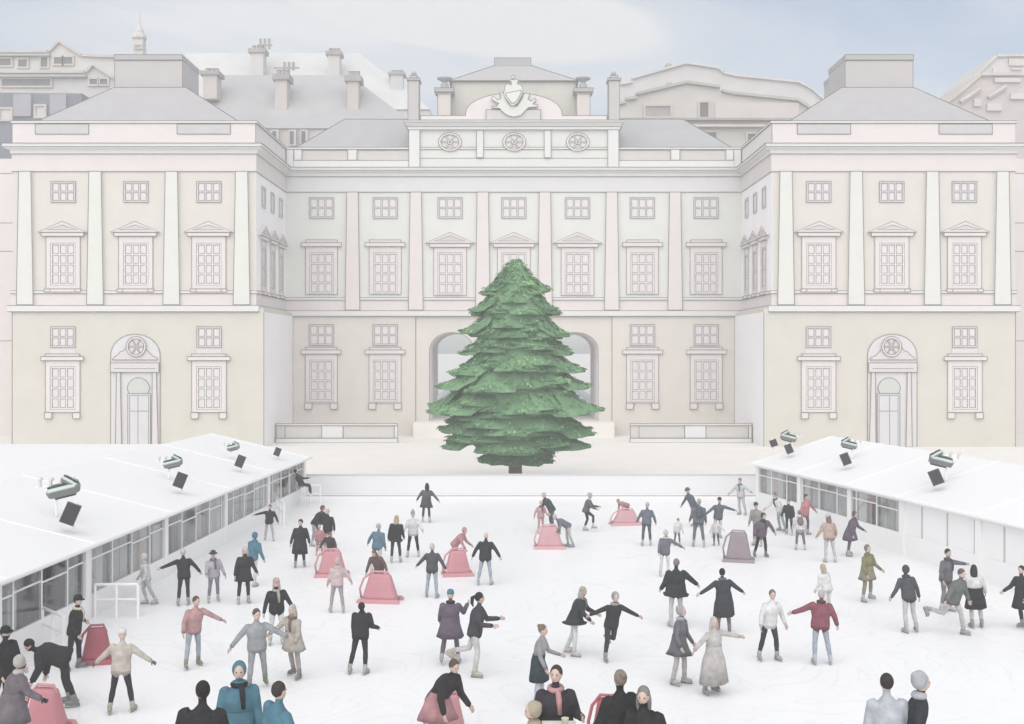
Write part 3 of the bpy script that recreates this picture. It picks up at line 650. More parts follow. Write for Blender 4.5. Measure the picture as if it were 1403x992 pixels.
def pavilion(s, A, B, ridge_off, zr, label, dado, bays, posts, plainness, seed):
    rnd = random.Random(seed)
    A, B = Vector(A), Vector(B); d = (B-A); L = d.length; d.normalize(); out = Vector((d.y,-d.x))
    if out.x * s < 0: out = -out                    # away from the rink
    th = thing('rink_pavilion', (A.x, A.y, 0), label, 'pavilion', 'white glazed pavilions beside the rink')
    ZE = 2.3
    def pt(t, o): return A + d*t + out*o
    def slab(mb, t0, t1, o0, o1, z0, z1, m=0):
        q = [pt(t0,o0), pt(t1,o0), pt(t1,o1), pt(t0,o1)]
        if (q[1]-q[0]).cross(q[2]-q[1]) < 0: q.reverse()
        mb.zprism([tuple(p) for p in q], z0, z1, m)
    # roof: slopes up from the rink eave to the ridge, then a lower back roof
    r = MB(); v = []
    Q = [(-.28, ZE), (ridge_off, zr), (ridge_off+1.3, zr-.62), (ridge_off+12, zr-.66)]
    if s > 0: Q = [(-.28, ZE), (ridge_off, zr), (ridge_off+4, zr-3.4)]
    for o, z in Q:
        for t in (-.35, L): p = pt(t, o); v += [(p.x,p.y,z),(p.x,p.y,z-.1)]
    f = []
    for i in range(len(Q)-1):
        a = 4*i; f += [(a,a+2,a+6,a+4),(a+1,a+5,a+7,a+3),(a,a+4,a+5,a+1),(a+2,a+3,a+7,a+6)]
    f += [(0,1,3,2), (4*len(Q)-4, 4*len(Q)-2, 4*len(Q)-1, 4*len(Q)-3)]
    r.add(v, f); rf = r.build('roof', [M_tent], th)
    gt = MB(); a, c = pt(-.35,-.32), pt(L,-.32); gt.tube([(a.x,a.y,ZE-.03),(c.x,c.y,ZE-.03)], .07, 0, 8); gt.build('gutter', [M_wp], rf)
    # seams across the roof fabric
    for t in posts:
        q = MB(); a, c = pt(t,-.28), pt(t,ridge_off); q.tube([(a.x,a.y,ZE+.02),(c.x,c.y,zr+.02)], .022, 0, 6); q.build('seam', [M_tent], rf)
    fl = MB(); slab(fl, 0, L, .05, 8, .0, .12); fl.build('floor', [M_floor], th)
    da = MB(); slab(da, 0, L, -.04, .06, 0, dado); da.build('dado_board', [M_wp], th)
    bk = MB(); slab(bk, 0, L, .75, .82, .12, ZE); bk.build('back_wall', [GREYS[0]], th)
    tp = MB(); slab(tp, -.02, L, -.05, .1, ZE-.22, ZE-.1); tp.build('head_rail', [M_wp], th)
    # end wall facing the palace court
    ew = MB(); q = [pt(0,.0), pt(0,ridge_off)]
    ew.add([(q[0].x,q[0].y,0),(q[1].x,q[1].y,0),(q[1].x,q[1].y,zr-.2),(q[0].x,q[0].y,ZE-.12),
            (q[0].x,q[0].y+.06,0),(q[1].x,q[1].y+.06,0),(q[1].x,q[1].y+.06,zr-.2),(q[0].x,q[0].y+.06,ZE-.12)],
           [(0,1,2,3),(5,4,7,6),(0,4,5,1),(3,2,6,7),(0,3,7,4),(1,5,6,2)]); ew.build('end_wall', [M_wp], th)
    for t in posts:
        q = MB(); slab(q, t-.16, t+.16, -.09, .1, 0, ZE-.1); q.build('post', [M_wp], th)
    n = bays; w = L/n
    for i in range(n):
        t0, t1 = i*w, (i+1)*w; tm = (t0+t1)/2
        q = MB(); slab(q, t0-.035, t0+.035, -.02, .05, dado, ZE-.22); q.build('mullion', [M_wp if s < 0 or tm < plainness else GREYS[2]], th)
        q = MB(); slab(q, t0+.035, t1-.035, 0, .015, dado, ZE-.22); plain = s > 0 and tm >= plainness; q.build('wall_panel' if plain else 'glass_pane', [M_wp if plain else M_glass], th)
        if s < 0 or tm < plainness:
            q = MB(); zt = ZE-.55-rnd.random()*.1; slab(q, t0+.035, t1-.035, -.01, .03, zt, zt+.05); q.build('transom', [M_wp], th)
            # drapes, coats and stacked goods standing close behind the glass
            t = t0+.06
            while t < t1-.2:
                ww = min(t1-.06-t, .25+rnd.random()*.55); o = .06+rnd.random()*.14
                pr = rnd.random(); near = (tm > L*.72 and s < 0)
                m = M_dk if (pr < (.6 if near else .14)) else M_mv if pr < .20 else M_bl if pr < .24 else rnd.choice(GREYS)
                zt = ZE-.2-rnd.random()*(.5 if rnd.random() < .3 else .08)
                q = MB(); k = 7
                pts = [tuple(pt(t+ww*j/k, o+.05*math.sin(j*2.1+i))) for j in range(k+1)] + [tuple(pt(t+ww*j/k, o+.12+.05*math.sin(j*2.1+i))) for j in range(k,-1,-1)]
                q.zprism(pts, .12, zt); q.build('drape', [m], th); t += ww+.02
    return th, pt, L, ridge_off, zr, A, d, out
pl = pavilion(-1, (-11.35,59.2), (-13.35,24.0), 5.2, 3.58, 'long white pavilion with grey draped windows at the left of the rink', .72, 23,
              [0.1, 7.0, 13.4, 20.1, 26.4, 31.5], 99, 3)
prr = pavilion(1, (12.55,56.3), (18.9,28.0), 4.3, 3.6, 'white pavilion with pale windows and blank end bays at the right of the rink', .85, 18,
              [0.1, 4.6, 9.2, 13.2, 18.0, 23.5], 13.2, 5)

# lamps and loudspeakers standing on the pavilion roofs
M_bk = mat('black_speaker_cloth', (62,62,64), .1, 8, .8, .3, k=.8); M_case = mat('grey_speaker_case', (120,119,120), .06, 3, .6)
M_lens = mat('mint_lamp_glass', (218,234,226), .02, 2, .15, spec=.6); M_hous = mat('grey_lamp_housing', (136,138,136), .12, 3, .5); M_hd = mat('dark_lamp_housing', (70,76,74), .12, 3, .5)
def roof_hit(pv, x, y):
    th, pt, L, ro, zr, A, d, out = pv
    k = (zr-2.3)/(ro+.45); best = None
    for i in range(6000):
        D = 20+i*.01; p = Vector((X(x,D), D)); o = (p-A).dot(out); z = 2.3+(o+.45)*k if o < ro else zr-(o-ro)*.477
        if Z(y,D) <= z: return p.x, D, z
    return X(x,50), 50, 2.5
def speaker(pv, s, x, y, wpx, hpx, label):
    bx, D, z = roof_hit(pv, x, y + hpx*.75); k = D/F; w, h = wpx*k*.66, hpx*k*.86; zc = Z(y,D)
    o = thing('loudspeaker', (bx, D, z), label, 'loudspeaker', 'loudspeakers on the pavilion roofs')
    Mx = Matrix.Rotation(R(20)*(-s), 4, 'Y') @ Matrix.Rotation(R(-12), 4, 'X') @ Matrix.Rotation(R(13)*(-s), 4, 'Z')
    b_ = MB(); b_.box(-w/2,w/2,-w*.32,w*.4,-h/2,h/2)
    bev = [(-w/2,-w*.3),(w/2,-w*.3),(w*.36,w*.42),(-w*.36,w*.42)]
    b_ = MB(); b_.zprism(bev, -h/2, h/2)
    def xf(mb): mb.v = [tuple(Mx @ Vector(p) + Vector((0,0,zc-z))) for p in mb.v]; return mb
    c = xf(b_); link('cabinet', c.mesh('cabinet', [M_case]), o)
    g_ = MB(); g_.box(-w*.45,w*.45,-w*.345,-w*.29,-h*.46,h*.46); link('grille', xf(g_).mesh('grille', [M_bk]), o)
    br_ = MB(); br_.box(-w*.12,w*.12,-w*.1,w*.1,h/2+.002,h/2+h*.14); link('bracket', xf(br_).mesh('bracket', [M_wp]), o)
    po = MB(); po.tube([(0,w*.5,0),(0,w*.5,zc-z+h*.3)], .035, 0, 8); link('pole', po.mesh('pole', [M_wp]), o)
def lamp(pv, s, x, y, wpx, label):
    bx, D, z = roof_hit(pv, x, y + wpx*.55); k = D/F; w = wpx*k; zc = Z(y,D)-z
    o = thing('floodlight', (bx, D, z), label, 'floodlight', 'floodlights on the pavilion roofs')
    def head(cx_, cz_, L_, rz, ry, big):
        Mx = Matrix.Translation((cx_,0,cz_)) @ Matrix.Rotation(ry, 4, 'Y') @ Matrix.Rotation(R(-55), 4, 'X')
        hb = MB(); e = L_/2; hh = L_*.22
        hb.prism([(-e,-hh*.7),(-e*.8,-hh),(e*.85,-hh),(e,-hh*.6),(e*.9,hh*.8),(e*.6,hh),(-e*.8,hh*.9)], -.05, L_*.16)
        hb.box(-e*.7,e*.6,L_*.16,L_*.3,-hh*.6,hh*.6,1); hb.box(-e*.9,e*.88,-.13,-.05,-hh*.1,hh*.2,1)
        hb.v = [tuple(Mx @ Vector(p)) for p in hb.v]; h_ = link('lamp_head', hb.mesh('lamp_head', [M_hous, M_hd]), o)
        ln_ = MB(); ln_.box(-e*.86,e*.86,-.09,-.051,-hh*.85,-hh*.15); ln_.v = [tuple(Mx @ Vector(p)) for p in ln_.v]
        link('lens', ln_.mesh('lens', [M_lens]), h_)
    head(-w*.16*-s*-1, 0, w*.62, 0, R(14)*s, True)
    head(w*.3*-s, w*.12, w*.34, 0, R(-28)*s, False)
    y_ = MB()
    for i in range(4): q = (-.3+.2*i)*w; y_.tube([(q,.1,.02),(q*1.05,.1,w*.13),(q*1.05+.05*w,.1,w*.17)], w*.035, 0, 6)
    link('yoke', y_.mesh('yoke', [GREYS[1]]), o)
    po = MB(); po.tube([(0,.12,0),(0,.12,zc+.02)], .035, 0, 8); po.tube([(-w*.4,.12,zc),(w*.4,.12,zc)], .03, 0, 8); link('pole', po.mesh('pole', [M_wp]), o)
    for ch in o.children:
        if ch.name.split('.')[0] != 'pole': ch.location.z = zc
for x,y,w_,h_,l in ((97,704,30,34,'nearest black loudspeaker on the left pavilion roof, largest of all'),(247,658,22,24,'black loudspeaker between the second lamp and the left eave'),(329,632,17,19,'grey faced loudspeaker under the farthest left floodlight'),(380,619,13,13,'small black loudspeaker alone at the far end of the left roof')):
    speaker(pl, -1, x, y, w_, h_, l)
for x,y,w_,h_,l in ((1060,607,15,11,'small loudspeaker at the far tip of the right roof beside a lamp'),(1081,615,15,15,'loudspeaker just right of the farthest one on the right roof'),(1158.5,629,18,19,'dark loudspeaker below the middle floodlight of the right roof'),(1282,654,24,24,'nearest and largest dark loudspeaker on the right pavilion roof')):
    speaker(prr, 1, x, y, w_, h_, l)
for x,y,w_,l in ((75,668,72,'nearest floodlight pair with mint glass on the left roof'),(230,633,42,'floodlight cluster with mint glass midway along the left roof'),(315,612,28,'farthest and smallest floodlight on the left pavilion roof')): lamp(pl, -1, x, y, w_, l)
for x,y,w_,l in ((1086,598,36,'farthest floodlight at the tip of the right pavilion roof'),(1169,608,36,'middle floodlight on the right pavilion roof'),(1298,629,54,'nearest floodlight with long mint glass on the right roof')): lamp(prr, 1, x, y, w_, l)

# white guard rails by the left pavilion steps
def rail(a, b, h, label):
    t = thing('guard_rail', (a[0], a[1], 0), label, 'railing', 'white guard rails beside the left pavilion'); A_ = Vector((*a,0)); B_ = Vector((*b,0))
    m = MB(); m.tube([A_+Vector((0,0,h)), B_+Vector((0,0,h))], .045, 0, 8); m.build('top_rail', [M_wp], t)
    m = MB(); m.tube([A_+Vector((0,0,h*.55)), B_+Vector((0,0,h*.55))], .03, 0, 8); m.build('lower_rail', [M_wp], t)
    for i in range(3): p = A_.lerp(B_, i/2); m = MB(); m.tube([p, p+Vector((0,0,h))], .045, 0, 8); m.build('post', [M_wp], t)
rail((-11.2,57.6), (-10.2,57.6), 1.0, 'white guard rail beneath the reclining person in black')
rail((-11.5,53.0), (-10.6,50.5), 1.0, 'white guard rail beside the far steps of the left pavilion')
rail((-12.7,33.2), (-11.4,33.2), 1.0, 'white guard rail behind the skater in the black jacket')
rail((-13.0,30.2), (-12.0,29.2), 1.0, 'nearest white guard rail beside the dark pavilion doors')

# ------------------------------------------------------------------ christmas tree
TD = 66.0
tr_ = thing('fir_tree', (X(706,TD), TD, 0), 'tall green fir tree with drooping tiers standing before the palace arches', 'tree')
M_trunk = mat('fir_bark', (140,116,100), .15, 4, .9, .5)
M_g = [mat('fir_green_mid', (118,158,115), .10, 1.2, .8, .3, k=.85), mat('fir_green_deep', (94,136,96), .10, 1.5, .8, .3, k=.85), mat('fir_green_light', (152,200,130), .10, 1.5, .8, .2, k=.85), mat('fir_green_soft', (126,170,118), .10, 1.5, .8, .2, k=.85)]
q = MB(); q.lathe(0, 0, [(.46,0),(.42,.2),(.40,1.3),(.25,6),(.05,12.6)], 0, 12)
link('trunk', q.mesh('trunk', [M_trunk], smooth=True), tr_)
rt = random.Random(11)
prof = [(1.46,2.3,2.3),(2.25,4.15,4.45),(3.2,4.4,4.75),(4.45,4.45,5.3),(5.7,4.0,4.6),(6.7,3.6,4.1),(7.9,3.2,3.4),(9.0,2.95,3.3),(10.35,2.4,2.75),(11.6,1.7,2.05)]
cr = MB(); lf = MB()
cr.lathe(0, 0, [(.3,1.6)] + [(1.7 if i == 0 else r_*.74, z+.55) for i,(z,r_,e_) in enumerate(prof)] + [(.6,12.7),(.25,13.2),(.01,13.62)], 0, 28)
boughs = []
for ti,(zt_,r_,e_) in enumerate(prof):
    nb = int(8+r_*1.6)
    for b_i in range(nb):
        boughs.append((2*math.pi*(b_i+rt.random()*.5+ti*.37)/nb, r_*rt.uniform(.90,1.03), zt_+rt.uniform(-.15,.55)))
    for a0 in (0, math.pi):                         # the long boughs that make the pointed outline
        for q_ in (-.25,.22): boughs.append((a0+q_+rt.uniform(-.08,.08), e_*rt.uniform(.98,1.05), zt_+rt.uniform(-.2,.12)))
    for q_ in (1.1,2.2,4.1,5.2): boughs.append((q_+ti*.5+rt.uniform(-.2,.2), e_*rt.uniform(.92,1.0), zt_+rt.uniform(-.2,.3)))
    if ti < len(prof)-1:
        z2, r2, _e = prof[ti+1]
        for b_i in range(nb): u = rt.random(); boughs.append((2*math.pi*(b_i+rt.random())/nb, (r_*(1-u)+r2*u)*rt.uniform(.84,.97)*(.8 if ti == 0 else 1), zt_*(1-u)+z2*u))
for a, rr, zt2 in boughs:
    if True:
        z0 = min(13.55, zt2 + 1.0 + rr*.72); ca, sa = math.cos(a), math.sin(a); nseg = 9
        wmax = (.45+rt.random()*.12)*rr*.92+.16; rows = []
        for k in range(nseg+1):
            t = k/nseg; rad = rr*(.08+.92*t)
            z = z0 + (zt2-.06*rr-z0)*(.5*t+.5*(1-(1-t)**2)) + .10*rr*max(0,t-.6)**1.5*3.9
            w_ = wmax*(t*(1-t)*4)**.6*(1-.35*t)+.015
            jag = 1+(.12 if k % 2 else -.08)
            rows.append((rad, z, w_*jag))
        o = len(cr.v); mi = 0
        for rad, z, w_ in rows:
            for e, dz in ((-1,-.28*w_-.05),(-.5,-.05),(0,.05),(.5,-.05),(1,-.28*w_-.05)):
                cr.v.append((ca*rad - sa*w_*e, sa*rad + ca*w_*e, z+dz))
            cr.v.append((ca*rad, sa*rad, z-.12-.2*w_))
        for k in range(nseg):
            p, q_ = o+6*k, o+6*(k+1)
            for e in range(4): cr.f.append([p+e, p+e+1, q_+e+1, q_+e]); cr.m.append(mi)
            cr.f.append([p+4, p+5, q_+5, q_+4]); cr.m.append(1); cr.f.append([p+5, p, q_, q_+5]); cr.m.append(1)  # underside faces in deep green, shade put into the colour
        # needle sprays lying over the bough
        for j in range(int(36+rr*26)):
            t = rt.random()**.8; k = min(nseg-1, int(t*nseg)); u = t*nseg-k
            rad = rows[k][0]*(1-u)+rows[k+1][0]*u; z = rows[k][1]*(1-u)+rows[k+1][1]*u; w_ = rows[k][2]*(1-u)+rows[k+1][2]*u
            e = rt.uniform(-1.08,1.08); c = Vector((ca*rad-sa*w_*e, sa*rad+ca*w_*e, z-.22*w_*e*e+rt.uniform(.05,.13)))
            dr = Vector((ca-sa*e*.7, sa+ca*e*.7, rt.uniform(-.9,-.35))).normalized(); sd = dr.cross(Vector((rt.uniform(-.5,.5),rt.uniform(-.5,.5),1))).normalized()
            l = rt.uniform(.14,.30); wd = rt.uniform(.035,.075)
            pr = rt.random()*.8+.1+ .38*math.sin(c.x*1.9+c.z*1.3)*math.cos(c.z*1.7-c.y)
            m_i = 1 if pr < .22 else 0 if pr < .52 else 3 if pr < .78 else 2
            lf.add([c-sd*wd*.4, c+dr*l*.5-sd*wd, c+dr*l, c+dr*l*.5+sd*wd, c+sd*wd*.4], [(0,1,2,3,4)], m_i)
cr.f += [[i+len(cr.v) for i in f] for f in lf.f]; cr.m += lf.m; cr.v += lf.v
link('crown', cr.mesh('crown', M_g), tr_)
# ------------------------------------------------------------------ people
M_skin = mat('skin', (224,196,182), .05, 10, .6, k=.75); M_skin2 = mat('warm_skin', (190,152,132), .05, 10, .6, k=.75)
M_eye = mat('eye_dark', (50,42,40), .05, 10, .3); M_lip = mat('lips', (186,130,124), .05, 10, .5)
M_blade = mat('steel_blade', (190,194,198), .05, 4, .25, metallic=.9)
DG = None
TMP = []
def rotv(v, axis, deg): return Matrix.Rotation(R(deg), 3, axis) @ v
def hand_mesh(mb, w, d, palm_n, k, m):
    """palm, four unequal bent fingers and a thumb leaving the side of the palm"""
    d = d.normalized(); n = (palm_n - d*palm_n.dot(d)).normalized(); s = d.cross(n)
    M = Matrix((s, d, n)).transposed()
    mb.ell(w + d*.045*k, (.040*k, .055*k, .018*k), m, 8, 6, M)
    for i, (o, l) in enumerate(((-.030,.066),(-.010,.078),(.011,.073),(.030,.056))):
        b0 = w + d*.082*k + s*o*k; b1 = b0 + (d*.9+n*.3)*l*.42*k; b2 = b1 + (d*.65+n*.75)*l*.33*k; b3 = b2 + (d*.3+n*.95)*l*.25*k
        mb.tube([b0 - d*.02*k, b0, b1, b2, b3], [.0095*k,.0095*k,.009*k,.008*k,.0055*k], m, 6)
    t0 = w + d*.025*k - s*.032*k; t1 = t0 + (d*.6 - s*.75 + n*.3)*.035*k; t2 = t1 + (d*.85 - s*.15 + n*.5)*.03*k
    mb.tube([t0, t1, t2], [.012*k,.011*k,.007*k], m, 6)
def person(x, y, label, top, legs, hair=((70,60,56),'short'), rot=0, ht=1.7, lean=6, roll=0, hp=0, hy=0, aL=(14,8,12), aR=(14,8,12), lL=(0,5,6), lR=(0,5,6),
           coat=None, hat=None, scarf=None, boot=(225,224,220), glove=None, bulk=1.13, skin=None, zoff=0, D=None, back=None, group='skaters on the ice rink', skates=True, seat=None):
    k = ht/1.7; D = D or gD(y); rq = random.Random(int(x*13+y*7)); roll += rq.uniform(-4,4); lean += rq.uniform(-4,7); hy += rq.uniform(-25,25); rot += rq.uniform(-14,14)
    lL = (lL[0]+rq.uniform(-9,9), lL[1], lL[2]+rq.uniform(0,10)); lR = (lR[0]+rq.uniform(-9,9), lR[1], lR[2]+rq.uniform(0,10)); aL = (aL[0], aL[1]+rq.uniform(-8,14), aL[2]+rq.uniform(0,22)); aR = (aR[0], aR[1]+rq.uniform(-8,14), aR[2]+rq.uniform(0,22))
    if 90 < rot % 360 < 270: aL, aR, lL, lR, roll = aR, aL, lR, lL, -roll
    skin = skin or M_skin
    u = Vector((math.sin(R(roll)), -math.sin(R(lean))*math.cos(R(roll)), math.cos(R(lean))*math.cos(R(roll)))); sx = Vector((math.cos(R(roll)),0,-math.sin(R(roll)))); f = u.cross(sx)  # back
    fw = sx.cross(u)*-1 if (u.cross(sx)).y < 0 else u.cross(sx); fw = -fw if fw.y > 0 else fw
    pel = Vector((0,0,.96))
    J = {}
    def leg(s, q):
        fwd, abd, kn = q; h = pel + sx*(s*.095) - u*.04
        d1 = Vector((s*math.sin(R(abd)), -math.sin(R(fwd))*math.cos(R(abd)), -math.cos(R(fwd))*math.cos(R(abd))))
        kn_ = h + d1*.42; g2 = fwd-kn
        d2 = Vector((s*math.sin(R(abd*.8)), -math.sin(R(g2))*math.cos(R(abd*.8)), -math.cos(R(g2))*math.cos(R(abd*.8))))
        return h, kn_, kn_ + d2*.41, d2
    def arm(s, q):
        ab, fd, el = q; h = pel + u*.425 + sx*(s*.178*bulk**.45)
        d1 = sx*(s*math.sin(R(ab))) + (fw*math.sin(R(fd)) - u*math.cos(R(fd)))*math.cos(R(ab))
        e = h + d1*.285; a2 = ab*(1 if ab > 40 else .75); g = fd+el
        d2 = sx*(s*math.sin(R(a2))) + (fw*math.sin(R(g)) - u*math.cos(R(g)))*math.cos(R(a2))
        return h, e, e + d2*.25, d2
    LEG = [leg(-1, lL), leg(1, lR)]; ARM = [arm(-1, aL), arm(1, aR)]
    dz = .15 - min(LEG[0][2].z, LEG[1][2].z) if not seat else seat - .88
    sh = Vector((0,0,dz))
    pel = pel + sh; LEG = [tuple(p+sh if i < 3 else p for i, p in enumerate(l)) for l in LEG]; ARM = [tuple(p+sh if i < 3 else p for i, p in enumerate(a)) for a in ARM]
    nk = pel + u*.50; Mh = Matrix.Rotation(R(hy), 3, 'Z') @ Matrix.Rotation(R(-hp-lean*.35+0), 3, 'X') if False else Matrix.Rotation(R(hy), 3, 'Z') @ Matrix.Rotation(R(hp+lean*.45), 3, 'X')
    hu = Mh @ Vector((0,0,1)); hf = Mh @ Vector((0,-1,0))
    hc = nk + u*.06 + hu*.135
    b = MB(); B = 1.06*bulk
    # torso loft
    def loft(cs, m=0, n=14):
        o = len(b.v)
        for c, rx, ry in cs:
            for i in range(n):
                t = 2*math.pi*i/n; b.v.append(tuple(c + sx*(rx*math.cos(t)) + fw*(ry*math.sin(t))))
        for i in range(len(cs)-1):
            for j in range(n): b.f.append([o+i*n+j, o+i*n+(j+1)%n, o+(i+1)*n+(j+1)%n, o+(i+1)*n+j]); b.m.append(0)
        b.f.append([o+j for j in range(n-1,-1,-1)]); b.m.append(0); b.f.append([o+(len(cs)-1)*n+j for j in range(n)]); b.m.append(0)
    hem = -.14
    loft([(pel+u*hem, .175*B, .135*B), (pel+u*-.02, .18*B, .14*B), (pel+u*.14, .165*B, .128*B), (pel+u*.3, .188*B, .138*B), (pel+u*.385, .18*B**.6, .128*B), (pel+u*.435, .155*B**.5, .112*B), (pel+u*.475, .112, .09), (pel+u*.51, .078, .074), (pel+u*.53, .06, .062)])
    b.ell(pel - u*.04, (.165,.13,.13))
    for h, kn, an, d2 in LEG:
        b.tube([h+Vector((0,0,.06)), h, h.lerp(kn,.5), kn, kn.lerp(an,.35), an - d2*.02], [.088,.092,.08,.062,.066,.046], 0, 10)
        b.ell(kn, (.063,.063,.063))
    for s, (h, e, w, d2) in zip((-1,1), ARM):
        b.ell(h, (.066*B**.5,)*3); b.tube([h - sx*s*.04, h, h.lerp(e,.5), e, w], [.066*B,.066*B,.06*B,.053*B,.042*B], 0, 10); b.ell(e, (.054*B,)*3)
        b.tube([w, w+d2*.04], [.032,.030], 0, 8)
    b.tube([nk - u*.03, nk + u*.04, hc - hu*.05], [.062,.052,.05], 0, 10)
    Mm = Mh
    b.ell(hc, (.076,.094,.112), 0, 14, 10, Mm); b.ell(hc - hu*.055 + hf*.028, (.056,.066,.06), 0, 10, 8, Mm)
    b.ell(hc + hf*.094 - hu*.022, (.013,.02,.024), 0, 8, 6, Mm)
    hs = Mh @ Vector((1,0,0))
    for s in (-1,1): b.ell(hc + hs*(s*.077) - hu*.01, (.012,.022,.032), 0, 8, 6, Mm)
    vox = .017 if y > 900 else .022 if y > 780 else .026
    me = b.mesh('tmp', []); to = bpy.data.objects.new('tmp', me); COL.objects.link(to)
    md = to.modifiers.new('r', 'REMESH'); md.mode = 'VOXEL'; md.voxel_size = vox
    ms = to.modifiers.new('s', 'SMOOTH'); ms.factor = .5; ms.iterations = 2
    TMP.append((to, me))
    segs = []   # (a, b, radius, material)
    for h, kn, an, _ in LEG: segs += [(h-Vector((0,0,.06)), kn, .08, 1), (kn, an, .055, 1)]
    segs += [(pel+u*(hem+.08), pel+u*.3, .15*B, 0), (pel+u*.3, nk, .12*B, 0)]
    for h, e, w, _ in ARM: segs += [(h, e, .06*B, 0), (e, w, .048*B, 0), (w, w+_*.06, .03, 3)]
    segs += [(nk+u*.03, hc-hu*.04, .05, 2), (hc-hu*.06, hc+hu*.03, .09, 2)]
    th = thing('person', (X(x,D), D, zoff), label, 'person', group); th.rotation_euler = (0,0,R(rot)); th.scale = (k,k,k)
    gm = cloth(glove) if glove else skin
    PEND.append(dict(to=to, segs=segs, mats=[cloth(top), cloth(legs), skin, gm, M_eye, M_lip, cloth(tuple(int(c*.86) for c in top))], th=th, ARM=ARM, hc=hc, hu=hu, hf=hf, hs=hs, Mh=Mh, fw=fw, sx=sx, pel=pel, u=u))
    def child(mb, name, mats, smooth=True): return link(name, mb.mesh(name, mats, smooth=smooth), th)
    hcol, st = hair
    if st != 'bald' and not (hat and st == 'none'):
        q = MB(); hm = cloth(hcol); bk = -hf
        if st == 'hood':
            q.ell(hc + bk*.036 + hu*.015, (.1,.108,.126), 0, 16, 12, Mh); q.ell(hc + bk*.09 + hu*.05, (.06,.06,.07), 0, 12, 8, Mh); q.ell(nk + u*.015 + bk*.02, (.125,.1,.06), 0, 12, 8)
            child(q, 'hood', [hm])
        else:
            q.ell(hc + bk*.022 + hu*.024, (.086,.098,.108), 0, 16, 12, Mh)
            if st == 'long':
                q.ell(hc + bk*.075 - hu*.12, (.092,.05,.17), 0, 14, 10, Mh)
                for s in (-1,1): q.ell(hc + hs*(s*.075) + bk*.02 - hu*.09, (.03,.05,.13), 0, 10, 8, Mh)
            if st == 'bun': q.ell(hc + bk*.1 + hu*.075, (.048,.048,.045), 0, 12, 8, Mh)
            if st == 'pony': q.tube([hc+bk*.1+hu*.04, hc+bk*.17+hu*.0, hc+bk*.17-hu*.12, hc+bk*.13-hu*.2], [.03,.045,.035,.008], 0, 10)
            child(q, 'hair', [hm])
    if hat:
        q = MB(); c, kind = hat; hm = cloth(c)
        prof_ = [(.094,0),(.098,.03),(.094,.032),(.09,.07),(.065,.105),(.02,.12)]
        o = len(q.v); q.lathe(0, 0, prof_, 0, 16, .95, 1.08)
        if kind == 'bobble': q.ell((0,0,.14), (.038,.038,.036), 0, 10, 8)
        if kind == 'cap': q.zprism([(-.07,-.07),(-.06,-.15),(0,-.175),(.06,-.15),(.07,-.07)], .004, .018)
        if kind == 'brim': q.lathe(0, 0, [(.15,.0),(.155,.006),(.14,.012),(.09,.012)], 0, 18)
        q.v = [tuple(hc + Mh @ (Vector(p) + Vector((0,.008,.03)))) for p in q.v]; child(q, 'hat', [hm])
    if coat:
        c, lo, fl = coat; q = MB(); n = 20; zt = pel + u*.16; lows = []
        mid = (LEG[0][1]+LEG[1][1])/2; low = pel.lerp(Vector((mid.x, mid.y, pel.z)), .5); rr_ = random.Random(int(x*7+y))
        cs = [(zt, .178*B, .142*B), (pel+u*.0, .192*B, .155*B), (Vector((low.x, low.y, pel.z-.18)), (.21+fl*.3)*B, (.18+fl*.3)*B), (Vector((low.x, low.y, pel.z-lo)), (.215+fl)*B, (.185+fl*.9)*B), (Vector((low.x, low.y, pel.z-lo+.012)), (.195+fl)*B, (.165+fl*.9)*B), (Vector((low.x,low.y,pel.z-.1)), .12, .1)]
        o = 0
        for ci, (cc, rx, ry) in enumerate(cs):
            for i in range(n):
                t = 2*math.pi*i/n; w_ = 1+(.05*math.sin(5*t+x)+.03*math.sin(8*t+y))*(ci in (2,3,4))
                q.v.append(tuple(cc + sx*(rx*w_*math.cos(t)) + Vector((fw.x,fw.y,0)).normalized()*(ry*w_*math.sin(t))))
        for i in range(len(cs)-1):
            for j in range(n): q.f.append([i*n+j, i*n+(j+1)%n, (i+1)*n+(j+1)%n, (i+1)*n+j]); q.m.append(0)
        child(q, 'skirt' if fl > .1 and lo > .45 else 'coat_tail', [cloth(c)])
    if scarf:
        q = MB(); c0 = nk + u*.015
        q.tube([tuple(c0 + sx*(.085*math.cos(2*math.pi*i/14)) + fw*(.08*math.sin(2*math.pi*i/14))) for i in range(15)], .036, 0, 8)
        q.tube([c0+fw*.1+sx*.03, c0+fw*.155+sx*.04-u*.1, c0+fw*.16+sx*.05-u*.3], [.035,.04,.03], 0, 8); child(q, 'scarf', [cloth(scarf)])
    if back:
        q = MB(); c0 = pel + u*.27 - fw*.19; Mt = Matrix((sx, -fw, u)).transposed()
        q.ell(c0, (.15,.09,.21), 0, 12, 8, Mt); q.ell(c0-u*.06-fw*.06, (.11,.06,.1), 0, 10, 8, Mt)
        for s in (-1,1): q.tube([c0+sx*(s*.1)+u*.2, c0+sx*(s*.1)+u*.24+fw*.16, pel+u*.36+sx*(s*.11)+fw*.155, pel+u*.12+sx*(s*.13)+fw*.13], .018, 0, 6)
        child(q, 'rucksack', [cloth(back)])
